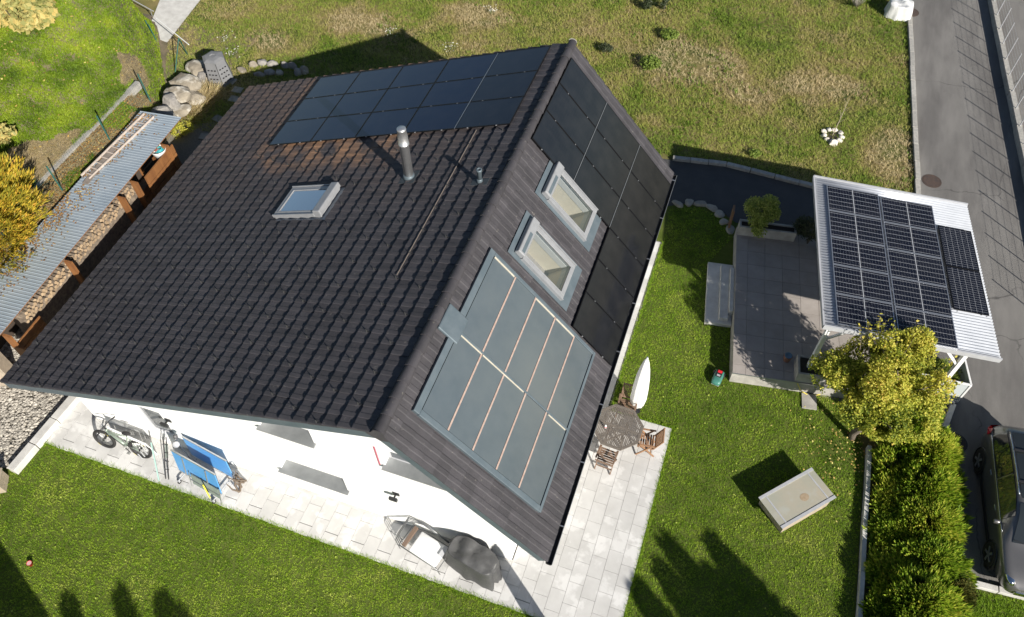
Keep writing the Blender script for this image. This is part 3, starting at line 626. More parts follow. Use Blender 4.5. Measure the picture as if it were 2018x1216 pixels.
MB().lathe([(.14, 0), (.14, .02), (.02, .03)], 14).build('base', m_lgrey, fl); MB().tube([(0, 0, .02), (.02, 0, 1.25)], .014, 8).build('pole', m_lgrey, fl)
MB().tube([(.08, -.10, 1.16), (.10, -.13, 1.18)], [.10, .09], 18).build('disc', m_lgrey, fl, True); MB().lathe([(.03, 1.2), (.06, 1.26), (.04, 1.36), (.01, 1.37)], 12, (.02, .04, 0)).build('lamp_head', m_tubeg_, fl, True)
dr = thing('driftwood', 'knotty bundle of grey brown twigs at the right end of the blue table', 'driftwood', (-5.28, .12, .04))
for i in range(9):
    a = rng.uniform(0, 6.28); MB().tube([(rng.normal(0, .05), rng.normal(0, .12), 0), (rng.normal(0, .08), rng.normal(0, .14), .3), (rng.normal(0, .10), rng.normal(0, .14), .6)], [.03, .022, .01], 6).build('twig', M('twig', (.13, .10, .075), .9) if i == 0 else bpy.data.materials['twig'], dr)

# stacked garden loungers
m_cush = M('white_cushion', (.80, .80, .79), .8, c2=(.75, .75, .74), vs=6); m_tubeg = M('grey_tube', (.20, .205, .21), .35, .6)
ch = thing('folded_lounger', 'grey tube garden lounger with white cushion beside the covered barbecue', 'lounger', (.28, .12, .04), math.radians(-13))
for k, (dy, dz) in enumerate(((0, 0), (.05, .05), (.10, .10), (.15, .15))):
    MB().tube([(-.62, -.34 + dy, .02), (-.74, -.30 + dy, .42 + dz), (-.70, .24 + dy * .5, .62 + dz), (-.30, .36, .60 + dz), (.5, .36, .42 + dz * .6)], .013, 6).build('tube', m_tubeg, ch, True)
for y in (-.34, .30): MB().tube([(-.62, y, .30), (.60, y, .30), (.66, y, .02)], .014, 6).build('tube', m_tubeg, ch, True)
for x in (-.62, -.5, .62): MB().tube([(x, -.34, .30), (x, .30, .30)], .012, 6).build('cross_tube', m_tubeg, ch)
MB().box((.12, -.04, .36), (.84, .60, .09)).build('cushion', m_cush, ch, True, bevel=.035)
MB().box((.50, .10, .43), (.12, .30, .012), Matrix.Rotation(.3, 3, 'Y')).build('seat_board', m_lgrey, ch)
MB().box((-.48, -.02, .37), (.10, .58, .10)).build('armrest', M('brown_board', (.16, .11, .08), .7), ch)

# covered barbecue: draped dark grey cover
def draped(name, w, d, h, mat, seed, parent=None, top=.62, n=44, m=26):
    r_ = np.random.default_rng(seed); ph = r_.uniform(0, 6.28, 8); vs = []; fs = []
    for j in range(m + 1):
        t = j / m
        for i in range(n):
            a = 2 * math.pi * i / n; ca, sa = math.cos(a), math.sin(a); p = 4.2
            q = (abs(ca) ** p + abs(sa) ** p) ** (-1 / p)
            if t < .36: rr = t / .36 * .94; z = h * (1 - .02 * rr ** 2)
            else:
                u = (t - .36) / .64; rr = .94 + .06 * u ** .5 + .09 * u; z = h * (1 - u) + .02 * (1 - u)
            fold = .045 * math.sin(7 * a + ph[0]) + .022 * math.sin(13 * a + ph[1] + 2 * t) + .014 * math.sin(23 * a + ph[2])
            k = max(0, t - .30) / .7; rr *= 1 + fold * k * 1.6
            bump = 0
            x, y = ca * q * rr * w / 2, sa * q * rr * d / 2
            if t < .5:
                bump = .09 * noise.noise(Vector((x * 3.5 + seed, y * 3.5, 0))) + .04 * abs(noise.noise(Vector((x * 7 + seed, y * 6, 3)))) + .025 * math.sin(11 * x + 4 * y + ph[3])
                bump += -.10 * max(0, (x / (w / 2)) ** 2 - .25) * (1 if x > 0 else .5)
            else: rr += .02 * noise.noise(Vector((x * 5, y * 5, z * 5)))
            vs.append((x, y, max(.015, z + bump * (1 - k))))
    fs = [(j * n + i, j * n + (i + 1) % n, (j + 1) * n + (i + 1) % n, (j + 1) * n + i)[::-1] for j in range(m) for i in range(n)]
    b = MB(); b.add(vs, fs); return b
m_cover = M('dark_grey_cover', (.055, .055, .056), .55, c2=(.068, .068, .068), vs=3, bump=.8, bs=7)
bq = thing('barbecue', 'barbecue under a wrinkled dark grey cover at the house corner', 'barbecue', (1.62, .12, .04), math.radians(-11))
draped('cover', 1.34, .66, .98, m_cover, 3).build('cover', m_cover, bq, True)
for x in (-.5, .5): MB().box((x, 0, .05), (.08, .5, .09)).build('foot', m_black, bq)
# ------------------------------------------------------------ closed parasols
m_canvas = M('white_canvas', (.80, .80, .78), .8, c2=(.74, .74, .73), vs=7, bump=.2, bs=12); m_seam = M('grey_zip', (.25, .25, .26), .6)
def parasol(loc, label, h=2.85):
    t = thing('closed_parasol', label, 'parasol', loc, 0, None)
    prof = [(.07, .30), (.17, .38), (.20, .75), (.19, 1.3), (.16, 1.9), (.12, 2.3), (.065, 2.65), (.012, h - .04)]
    MB().lathe(prof, 40, (0, 0, 0), 1.12, .92, .055, 9).build('canopy_cover', m_canvas, t, True)
    MB().tube([(.06 + .16 * 0, -.158, .45), (.03, -.150, 1.3), (.02, -.09, 2.2), (.01, -.02, 2.75)], .007, 6).build('zip', m_seam, t)
    MB().tube([(0, 0, .0), (0, 0, h)], .024, 10).build('pole', m_alu, t); MB().lathe([(.028, h - .08), (.03, h - .02), (.008, h)], 10).build('finial', m_alu, t)
    MB().lathe([(.14, 0), (.14, .02), (.05, .04), (.035, .25)], 20).build('base', m_black, t)
    return t
parasol((4.43, 5.98, 0), 'tall closed white parasol on the lawn behind the round table')
parasol((5.0, -1.75, .04), 'closed white parasol on the pale paving beside the lawn')
# ------------------------------------------------------------ octagonal table, chairs
m_teakg = M('grey_weathered_teak', (.115, .098, .085), .8, c2=(.17, .145, .12), vs=20, stretch=(1, 1, 1), bump=.3, bs=60)
m_teak = M('warm_teak', (.34, .19, .10), .6, c2=(.24, .13, .07), vs=14, bump=.2, bs=60); m_teakd = M('dark_teak', (.15, .095, .065), .65, c2=(.21, .135, .09), vs=14, bump=.2, bs=60)
tb = thing('garden_table', 'round grey wooden slatted garden table on the terrace', 'garden table', (4.12, 4.86, .04), math.radians(-3))
Rt = .70; segs = 16
for i in range(8):
    a0, a1 = (i - .5) * math.pi / 4, (i + .5) * math.pi / 4; q = lambda r, a: (r * math.cos(a), r * math.sin(a))
    k = .70 / math.cos(math.pi / 8) * .96
    MB().prism([q(k, a0 + .003), q(k, a1 - .003), q(k * .88, a1 - .003), q(k * .88, a0 + .003)], .71, .742).build('rim_board', m_teakg, tb, bevel=.004)
inr = .70 * .96 * .88
for i in range(-13, 14):
    x = i * .0455; lim = min(inr, (inr / math.cos(math.pi / 8)) * math.cos(math.pi / 8) * math.sqrt(2) - abs(x)) - .004
    for y0, y1 in ((.035, lim), (-lim, -.035)): MB().span((x - .017, y0, .715), (x + .017, y1, .737)).build('slat', m_teakg, tb)
MB().span((-inr, -.034, .713), (inr, .034, .739)).build('centre_board', m_teakg, tb)
for a in range(4):
    t = math.pi / 4 + a * math.pi / 2; MB().bar((.34 * math.cos(t), .34 * math.sin(t), .0), (.30 * math.cos(t), .30 * math.sin(t), .71), .06, .06).build('leg', m_teakg, tb)
for a in range(2):
    t = math.pi / 4 + a * math.pi / 2; MB().bar((-.34 * math.cos(t), -.34 * math.sin(t), .14 + .06 * a), (.34 * math.cos(t), .34 * math.sin(t), .14 + .06 * a), .045, .05).build('stretcher', m_teakg, tb)
cn = thing('spray_bottle', 'small white and red bottle on the grey garden table', 'bottle', (3.80, 4.72, .783))
MB().lathe([(.028, 0), (.03, .01), (.03, .10), (.012, .13), (.012, .15)], 14).build('bottle', m_whitep, cn, True); MB().lathe([(.031, .03), (.031, .07)], 14).build('label_band', M('red_print', (.6, .04, .05), .5), cn)
def chair(loc, rz, mat, label):
    t = thing('garden_chair', label, 'chair', loc, rz, None); w = .25
    for s in (-1, 1):
        MB().bar((s * w, -.24, 0), (s * w, .16, .62), .025, .045).build('leg', mat, t); MB().bar((s * w * .9, .26, 0), (s * w * .9, -.20, .60), .025, .045).build('leg', mat, t)
        MB().bar((s * w, -.20, .62), (s * w, .22, .62), .045, .025).build('armrest', mat, t)
        MB().bar((s * .21, .20, .40), (s * .21, .42, .93), .03, .03).build('back_post', mat, t)
    for i in range(7): MB().box((0, -.22 + i * .066, .425 - i * .004), (.46, .048, .018)).build('seat_slat', mat, t)
    R = Matrix.Rotation(-.39, 3, 'X')
    for i in range(9): 
        MB().box((-.176 + i * .044, .325, .69), (.024, .016, .40), R).build('back_slat', mat, t)
    for z in (-.22, .22):
        e = R @ Vector((0, 0, z)); MB().box((0, .325 + e.y, .69 + e.z), (.44, .024, .05), R).build('back_rail', mat, t)
    MB().bar((-.24, .16, .10), (.24, .16, .10), .03, .03).build('stretcher', mat, t)
chair((4.18, 5.78, .04), math.radians(4), m_teakd, 'brown wooden garden chair between the table and the lawn parasol')
chair((4.98, 4.86, .04), math.radians(-82), m_teak, 'warm wooden garden chair on the lawn side of the round table')
chair((4.05, 4.02, .04), math.radians(176), m_teakd, 'dark wooden garden chair seen from behind on the open paving')
chair((3.20, 4.75, .04), math.radians(95), m_teak, 'warm wooden garden chair half hidden under the eave gutter')
# ------------------------------------------------------------ robotic mower
m_mgreen = M('mower_green', (.055, .19, .15), .4, coat=.3); m_mred = M('stop_red', (.65, .02, .03), .4)
p = g(1413, 748); mw = thing('robot_mower', 'small green robotic lawn mower on the lawn by the terrace', 'lawn mower', (p.x, p.y, 0), math.radians(-8))
b = MB(); pr = []
for z, k in ((.05, .92), (.10, 1.0), (.16, .97), (.20, .80), (.215, .55)):
    pr.append([(math.copysign(abs(math.cos(t)) ** .55, math.cos(t)) * .165 * k * (1 + .12 * math.cos(2 * (t - math.pi / 2))), math.copysign(abs(math.sin(t)) ** .7, math.sin(t)) * .27 * k, z) for t in np.linspace(0, 2 * math.pi, 25)[:-1]])
n = 24; b.add([v for r in pr for v in r], [(i * n + k, i * n + (k + 1) % n, (i + 1) * n + (k + 1) % n, (i + 1) * n + k) for i in range(4) for k in range(n)] + [tuple(range(4 * n, 5 * n))]); b.build('shell', m_mgreen, mw, True)
MB().span((-.09, -.05, .17), (.09, .22, .232)).build('top_cover', m_black, mw, bevel=.03); MB().span((-.065, .10, .2325), (.065, .19, .25)).build('stop_button', m_mred, mw, bevel=.015); MB().span((-.05, -.02, .2325), (.05, .04, .238)).build('display', m_lgrey, mw)
for s in (-1, 1): MB().tube([(s * .13, .14, .09), (s * .175, .14, .09)], .09, 16).build('wheel', m_rubber, mw)
MB().span((-.12, -.25, .03), (.12, -.2, .09)).build('bumper', m_lgrey, mw, bevel=.02)
# ------------------------------------------------------------ cold frame
m_poly = M('translucent_sheet', (.33, .33, .27), .35, c2=(.40, .35, .27), vs=.9, obj=True, stretch=(.8, 1, 1), spec=.6, c3=(.40, .42, .40), vs3=2.2, lo3=.5, hi3=.8)
m_larch = M('pale_larch', (.40, .33, .25), .7, c2=(.30, .25, .19), vs=10, bump=.2, bs=50)
zc = .5; A, B_, D_ = g(1495, 980, zc), g(1600, 921, zc), g(1541, 1043, zc)
ux = (B_ - A); uy = (D_ - A); Wd, Dp = ux.length, uy.length; c0 = (B_ + D_) / 2
rz = math.atan2(ux.y, ux.x); cf = thing('cold_frame', 'low cold frame with translucent lid and stain in the middle of the lawn', 'cold frame', (c0.x, c0.y, 0), rz)
MB().span((-Wd / 2, -Dp / 2, .485), (Wd / 2, Dp / 2, .497)).build('lid', m_poly, cf)
for y in (-Dp / 2 + .04, Dp / 2 - .04): MB().span((-Wd / 2, y - .04, .498), (Wd / 2, y + .04, .512)).build('lid_rail', m_lgrey, cf)
for x in (-Wd / 2 + .20, Wd / 2 - .20): MB().span((x - .02, -Dp / 2 + .085, .4975), (x + .02, Dp / 2 - .085, .504)).build('lid_bar', m_lgrey, cf)
e = .12
for a, c, nm in (((-Wd / 2 + e, -Dp / 2 + .03, 0), (Wd / 2 - e, -Dp / 2 + .06, .47), 'front_board'), ((-Wd / 2 + e, Dp / 2 - .06, 0), (Wd / 2 - e, Dp / 2 - .03, .47), 'rear_board'), ((-Wd / 2 + e, -Dp / 2 + .06, 0), (-Wd / 2 + e + .03, Dp / 2 - .06, .47), 'side_board'), ((Wd / 2 - e - .03, -Dp / 2 + .06, 0), (Wd / 2 - e, Dp / 2 - .06, .47), 'side_board')): MB().span(a, c).build(nm, m_larch, cf)
MB().lathe([(.13, .4975), (.13, .5)], 18, (.18, -.08, 0), 1, .8).build('stain', M('tea_stain', (.30, .22, .14), .5, c2=(.37, .29, .2), vs=14), cf)
# ------------------------------------------------------------ raised terrace, steps, planter
YT = math.radians(8.6); ter = thing('raised_terrace', 'raised concrete terrace paved with large grey brown tiles', 'terrace', (6.84, 7.84, 0), YT)
TX, TY = 4.0, 5.86
MB().span((0, 0, -.05), (TX, TY, .462)).build('terrace_base', m_conc, ter)
MB().span((-.004, -.02, .463), (TX, -.003, .492)).build('edge_trim', m_alu, ter)
xl = [.0, .38, .93, 1.48, 2.03, 2.58, 3.13, 3.68, 4.0]; yl = [0] + [.31 + .565 * k for k in range(10)] + [TY]
for i in range(len(xl) - 1):
    for j in range(len(yl) - 1):
        if yl[j + 1] - yl[j] < .1: continue
        MB().span((xl[i] + .004, yl[j] + .004, .463), (xl[i + 1] - .004, yl[j + 1] - .004, .497 + random.uniform(-.001, .001))).build('terrace_tile', m_terr, ter)
stp = thing('garden_steps', 'three pale concrete steps leading up to the raised terrace', 'steps', (6.84, 7.84, 0), YT)
for x0, x1, y0, y1, z in ((-.83, -.42, 1.98, 4.45, .14), (-.41, -.14, 2.12, 4.30, .27), (-.135, -.01, 2.35, 4.12, .40)):
    MB().span((x0, y0, 0), (-.01 if z < .2 else x1 + .0, y1, z)).build('step', m_concl, stp, bevel=.008)
MB().span((-.42, 2.6, .1405), (-.415, 4.3, .262)).build('riser', m_concl, stp)
plt = thing('planter', 'long pale concrete planter along the rear edge of the terrace', 'planter', (6.84, 7.84, .497), YT)
for a, c in (((.02, 5.50, 0), (1.86, 5.56, .40)), ((.02, 5.80, 0), (1.86, 5.86, .40)), ((.02, 5.56, 0), (.08, 5.80, .40)), ((1.80, 5.56, 0), (1.86, 5.80, .40))): MB().span(a, c).build('planter_wall', m_conc, plt)
MB().span((.08, 5.56, .0), (1.80, 5.80, .34)).build('soil', M('dark_soil', (.035, .027, .02), .95, bump=1, bs=40), plt)
pl2 = thing('flower_box', 'square concrete flower box at the front corner of the terrace', 'planter', (6.84, 7.84, .497), YT)
for a, c in (((1.78, .02, 0), (2.6, .08, .42)), ((1.78, .64, 0), (2.6, .70, .42)), ((1.78, .08, 0), (1.84, .64, .42)), ((2.54, .08, 0), (2.6, .64, .42))): MB().span(a, c).build('box_wall', m_conc, pl2)
MB().span((1.84, .08, 0), (2.54, .64, .36)).build('soil', bpy.data.materials['dark_soil'], pl2)
def onter(x, y): 
    return Vector((6.84 + x * math.cos(YT) - y * math.sin(YT), 7.84 + x * math.sin(YT) + y * math.cos(YT), .497))
pt = thing('clay_pot', 'clay flower pot with blue dish on the terrace by the flower box', 'flower pot', onter(1.56, .72))
MB().lathe([(.09, 0), (.12, .2), (.13, .2), (.13, .23), (.11, .23), (.10, .18), (.001, .18)], 18).build('pot', M('clay', (.30, .15, .10), .8), pt, True); MB().lathe([(.001, .232), (.10, .235), (.115, .26), (.10, .262), (.09, .245), (.001, .24)], 18).build('dish', M('blue_glaze', (.10, .17, .24), .3), pt, True)
hz = thing('garden_hose', 'yellow garden hose hanging over the terrace edge', 'hose', g(1572, 752, .5))
o_ = Vector(hz.location)
MB().tube([g(a, b_, z) - o_ for a, b_, z in ((1575, 748, .52), (1572, 757, .45), (1578, 770, .2), (1592, 778, .02), (1606, 779, .02), (1622, 776, .02))], .014, 8).build('hose', M('yellow_hose', (.62, .50, .06), .5), hz, True)
sl2 = thing('stepping_slab', 'single grey slab on the lawn below the flower box', 'stepping slab', g(1594, 792)); MB().box((0, 0, .02), (.42, .50, .05)).build('slab', m_conc, sl2, rz=YT)
wp = thing('timber_post', 'short brown timber board standing at the terrace rear corner', 'post', (5.72, 14.05, 0), .1); MB().box((0, 0, .45), (.06, .32, .9)).build('board', M('brown_timber', (.17, .09, .05), .7, c2=(.23, .13, .07), vs=8), wp)
# ------------------------------------------------------------ carport
YC = math.radians(9.3); cp = thing('carport', 'white steel carport with corrugated roof carrying solar panels', 'carport', (7.75, 13.73, 0), YC - math.pi / 2)
ex, ey = Vector((0, 1, 0)), Vector((1, 0, 0))   # local: x runs to the front, y across to the road
CL, CW, ZT, SLP = 5.62, 4.62, 3.25, -.098
m_corr = M('white_corrugated_sheet', (.47, .49, .53), .35, .25, c2=(.41, .43, .47), vs=2.5)
n = 56 * 8; xs_ = np.linspace(0, CL, n + 1); zz = .026 * np.sin(xs_ / CL * 56 * 2 * math.pi)
V = []
for yy in (0, CW):
    for dz in (0,): V += [(x, yy, ZT + SLP * yy + z) for x, z in zip(xs_, zz)]
V = np.array(V); i = np.arange(n); Fq = np.stack([i, i + 1, n + 2 + i, n + 1 + i], 1)
o = link('corrugated_roof', npmesh('corrugated_roof', V, Fq, m_corr, smooth=True), None, cp); sm = o.modifiers.new('thick', 'SOLIDIFY'); sm.thickness = .004
def cpz(y): return ZT + SLP * y
def cpt(x, y, dz): return (x, y, cpz(y) + dz)
for x in (-.02, CL + .02): MB().bar(cpt(x, -.05, -.02), cpt(x, CW + .0, -.02), .05, .16).build('edge_trim', m_lgrey, cp)
MB().bar(cpt(-.02, -.045, -.01), cpt(CL + .02, -.045, -.01), .05, .13).build('edge_trim', m_lgrey, cp)
for y in (.35, 1.7, 3.05, 4.25): MB().bar(cpt(.06, y, -.10), cpt(CL - .06, y, -.10), .06, .12).build('purlin', m_whitep, cp)
for x in (.3, CL - .30):
    MB().bar(cpt(x, .1, -.26), cpt(x, CW - .2, -.26), .10, .18).build('beam', m_whitep, cp)
    for y in ((.25, 3.95) if x > 1 else (1.1, 3.95)):
        zb = .497 if y < 2 else 0
        MB().bar((x, y, zb), (x, y, cpz(y) - .34), .11, .11).build('post', m_whitep, cp)
        s_ = 1 if y < 2 else -1; MB().bar((x, y, cpz(y) - 1.0), (x, y + s_ * .6, cpz(y + s_ * .6) - .34), .06, .06).build('brace', m_whitep, cp)
AXC = (Vector((0, 1, SLP)).normalized(), Vector((-1, 0, 0)), None); AXC = (AXC[0], AXC[1], AXC[0].cross(AXC[1]))
for bx, by in ((.33, .30), (.40, 1.91)):
    for r in range(5): panel(pm_white, mat4(AXC, cpt(bx + .515 + r * 1.045, by + .78, .055)), cp, ((-.4, -.52),) if r == 4 else ())
for r in range(2): panel(pm_small, mat4(AXC, cpt(1.20 + .765 + r * 1.56, 3.53 + .48, .085)), cp, ((-.4, -.82), (.4, -.82)) if r == 1 else ())
# glass balustrade below the carport
m_frost = M('frosted_glass', (.50, .54, .54), .35, spec=.5)
gb = thing('glass_balustrade', 'low glass balustrade with white rail beside the driveway', 'balustrade', (0, 0, 0))
ga, gb_, gc = g(1775, 728, .95), g(1914, 759, .95), g(1897, 690, .95)
for p_, q_ in ((ga, gb_), (gb_, gc)):
    MB().bar(p_, q_, .05, .035).build('top_rail', m_whitep, gb); MB().bar((p_.x, p_.y, .06), (q_.x, q_.y, .06), .05, .03).build('bottom_rail', m_whitep, gb)
    a, c = Vector((p_.x, p_.y, .5)), Vector((q_.x, q_.y, .5)); MB().bar(a, c, .012, .82).build('glass_sheet', m_frost, gb)
for p_ in (ga, gb_, gc): MB().box((p_.x, p_.y, .47), (.05, .05, .94)).build('post', m_whitep, gb)
rb = thing('retaining_wall', 'curved pale concrete edge between thuja hedge and driveway', 'wall')
pts = [g(*q) for q in ((1866, 792), (1876, 800), (1850, 870), (1848, 950), (1866, 1040), (1878, 1110), (1870, 1216), (1872, 1300))]
for a, c in zip(pts, pts[1:]): MB().bar((a.x, a.y, .06), (c.x, c.y, .06), .14, .16).build('kerb_block', m_concl, rb)
hw = thing('lawn_edge_wall', 'narrow pale concrete edging between the lawn and thuja hedge', 'wall')
pp = [(10.93, 6.9), (10.98, 5.6), (11.0, 4.4), (11.05, 3.2), (11.08, 2.0), (11.12, .6), (11.16, -.9)]
for a, c in zip(pp, pp[1:]): MB().bar((a[0], a[1], .06), (c[0], c[1] + .012, .06), .11, .24).build('edging_block', m_concl, hw)
# ------------------------------------------------------------ kerbs, road wall, fence
def stones(name, label, cat, a, b, n, w, h, mat, part='kerb_stone', z=0, wob=.012):
    t = thing(name, label, cat); a, b = Vector((*a, 0)), Vector((*b, 0)); d = (b - a) / n; u = d.normalized(); L_ = d.length
    ang = math.atan2(u.y, u.x)
    for i in range(n):
        c = a + d * (i + .5); mb = MB().box((0, 0, h / 2), (L_ - .02, w, h)); bm = None
        o = mb.build(part, mat, t, bevel=.012, loc=(c.x + random.uniform(-wob, wob), c.y + random.uniform(-wob, wob), z), rz=ang + random.uniform(-.01, .01))
    return t
stones('kerb', 'granite kerb between the rear path and the rough meadow', 'kerb', (3.15, 16.72), (5.1, 17.02), 3, .17, .13, m_granite)
stones('kerb', 'granite kerb beside the carport along the rear path', 'kerb', (5.1, 17.02), (8.6, 16.86), 4, .17, .13, m_granite)
stones('kerb', 'long granite kerb between the meadow and the driveway', 'kerb', (11.80, 17.4), (10.92, 28.9), 12, .18, .12, m_granite)
rw = stones('roadside_wall', 'low stone wall carrying the wire fence beside the driveway', 'wall', (16.1, 13.0), (14.05, 32.6), 19, .20, .30, m_granite, 'coping_stone')
stones('kerb', 'pale kerb between the parked car and the lower lawn', 'kerb', (13.3, 3.82), (16.3, 3.98), 3, .16, .14, m_concl)
fe = thing('wire_fence', 'grey post and wire fence on the roadside wall', 'fence'); a, b = Vector((16.1, 13.0, .30)), Vector((14.05, 32.6, .30)); nf = 19
for i in range(nf + 1):
    p = a + (b - a) * (i / nf); MB().tube([p, p + Vector((0, 0, .98))], .02, 6).build('fence_post', m_lgrey, fe)
for k in range(6): MB().tube([a + Vector((0, 0, .12 + .165 * k)), b + Vector((0, 0, .12 + .165 * k))], .0035, 4).build('wire', m_lgrey, fe)
# flat natural stones along the lawn side of the rear path
m_flag = M('buff_flagstone', (.36, .33, .27), .85, c2=(.27, .25, .21), vs=6, bump=.5, bs=30, island=.15)
def stone(name, c, rx, ry, rz_, mat, parent=None, seed=0, flat=.0, sub=2):
    bm = bmesh.new(); bmesh.ops.create_icosphere(bm, subdivisions=sub, radius=1); off = Vector((seed * 7.3, seed * 3.1, seed))
    rs_ = random.Random(seed); cuts = [(Vector((rs_.gauss(0, 1), rs_.gauss(0, 1), rs_.gauss(.3, .8))).normalized(), rs_.uniform(.55, .9)) for _ in range(9)]
    for v in bm.verts:
        for n_, d_ in cuts:
            q_ = v.co.dot(n_) - d_
            if q_ > 0: v.co -= n_ * q_ * .92
        k = 1 + .20 * noise.noise(v.co * 1.3 + off) + .08 * noise.noise(v.co * 3.1 + off); v.co = Vector((v.co.x * rx * k, v.co.y * ry * k, max(-.3, v.co.z) * rz_ * k))
        if flat and v.co.z > flat: v.co.z = flat + (v.co.z - flat) * .15
    me = bpy.data.meshes.new(name); bm.to_mesh(me); bm.free(); me.materials.append(mat); return link(name, me, None, parent, c)
fs_ = thing('flagstone_edging', 'irregular buff flagstones edging the lawn along the rear path', 'stones')
for i, (u, v) in enumerate(((1335, 402), (1357, 400), (1380, 402), (1402, 410), (1418, 422), (1428, 438), (1437, 452))):
    p = g(u, v); o = stone('flagstone', (p.x, p.y, 0), .24, .19, .14, m_flag, fs_, i + 1, .07); o.rotation_euler = (0, 0, random.uniform(0, 3))
# manhole covers and drain
m_rust = M('rusty_iron', (.10, .065, .05), .8, .2, c2=(.065, .05, .045), vs=9, bump=.6, bs=40)
for (u, v), lab in (((1836, 357), 'round rusty manhole cover in the driveway by the carport'), ((1795, 24), 'rusty manhole cover by the kerb end and white sack')):
    p = g(u, v); t = thing('manhole_cover', lab, 'manhole cover', (p.x, p.y, .0)); MB().lathe([(.34, .001), (.34, .010), (.30, .010), (.30, .006), (.001, .006)], 32).build('ring', m_rust, t)
    MB().lathe([(.29, .006), (.29, .012), (.001, .012)], 32).build('lid', m_rust, t)
p = g(1885, 872); t = thing('drain_grate', 'round slotted drain grate in the asphalt beside the hedge', 'drain', (p.x, p.y, .0)); MB().lathe([(.30, .001), (.30, .008), (.26, .008), (.26, .002), (.001, .002)], 28).build('ring', m_black, t)
for k in range(-5, 6):
    h_ = math.sqrt(max(.01, .255 ** 2 - (k * .045) ** 2)); MB().box((k * .045, 0, .008), (.018, 2 * h_, .008)).build('grate_bar', m_rust, t)
# ------------------------------------------------------------ car
m_car = M('grey_brown_car_paint', (.155, .15, .148), .3, .5, c2=(.165, .16, .158), vs=3, coat=.8); m_cglass = M('tinted_glass', (.02, .024, .026), .04, spec=.8); m_chrome = M('chrome', (.75, .75, .76), .12, 1)
pr_, pf_ = g(1936, 925, .33), g(1953, 1078, .33); dv = Vector((pf_.x - pr_.x, pf_.y - pr_.y, 0)).normalized(); side = Vector((-dv.y, dv.x, 0))
if side.x < 0: side = -side
mid = (pr_ + pf_) / 2 + side * .84; car = thing('car', 'grey brown estate car with roof rails parked on the asphalt', 'car', (mid.x, mid.y, 0), math.atan2(-dv.x, dv.y))
ST = [(-2.24, .60, .45, .74, .60, .80, .50), (-2.18, .78, .34, .92, .74, 1.04, .60), (-2.02, .86, .28, 1.0, .80, 1.34, .60), (-1.75, .89, .26, 1.03, .83, 1.52, .62), (-1.2, .90, .24, 1.03, .85, 1.59, .63), (-.5, .90, .23, 1.01, .85, 1.61, .63), (.15, .90, .23, .99, .85, 1.57, .62), (.6, .90, .23, .98, .85, 1.40, .62), (1.0, .90, .24, .97, .84, 1.15, .66), (1.25, .90, .25, .96, .83, 1.01, .70), (1.6, .88, .27, .91, .80, .96, .62), (1.95, .84, .30, .83, .75, .88, .56), (2.18, .74, .34, .72, .66, .76, .48), (2.28, .56, .40, .62, .52, .65, .40)]
def section(s):
    y, w, zs, zb, wb, zt, wt = s; P = [(w * .90, zs), (w * .985, zs + .12), (w, (zs + zb) / 2 + .02), (w * .985, zb - .08), (wb, zb), (wb + (wt - wb) * .5, zb + (zt - zb) * .52), (wt, zt - .015), (wt * .55, zt + .02), (0, zt + .03)]
    return [(x, y, z) for x, z in P]
b = MB(); secs = [section(s) for s in ST]; k = 9; full = [sec + [(-x, y, z) for x, y, z in sec[-2::-1]] for sec in secs]; q = len(full[0])
b.add([v for s in full for v in s], [(i * q + j, i * q + j + 1, (i + 1) * q + j + 1, (i + 1) * q + j)[::-1] for i in range(len(full) - 1) for j in range(q - 1)] + [tuple(range(q)), tuple(range((len(full) - 1) * q, len(full) * q))[::-1]])
b.build('body', m_car, car, True, sub=2, fix=True)
def lerp_sec(y):
    for s0, s1 in zip(ST, ST[1:]):
        if s0[0] <= y <= s1[0]:
            t_ = (y - s0[0]) / (s1[0] - s0[0]); return [a_ + (c_ - a_) * t_ for a_, c_ in zip(s0, s1)]
    return list(ST[-1])
def greenhouse(sgn, y0, y1, n_=12, lo=.06, hi=.86, off=.012):
    vs = []
    for i in range(n_ + 1):
        y = y0 + (y1 - y0) * i / n_; _, w, zs, zb, wb, zt, wt = lerp_sec(y)
        for t_ in (lo, (lo + hi) / 2, hi): vs.append((sgn * (wb + (wt - wb) * t_ + off), y, zb + (zt - zb) * t_ + off * .4))
    fs = [(i * 3 + j, (i + 1) * 3 + j, (i + 1) * 3 + j + 1, i * 3 + j + 1) for i in range(n_) for j in range(2)]
    return MB().add(vs, fs if sgn > 0 else [f[::-1] for f in fs])
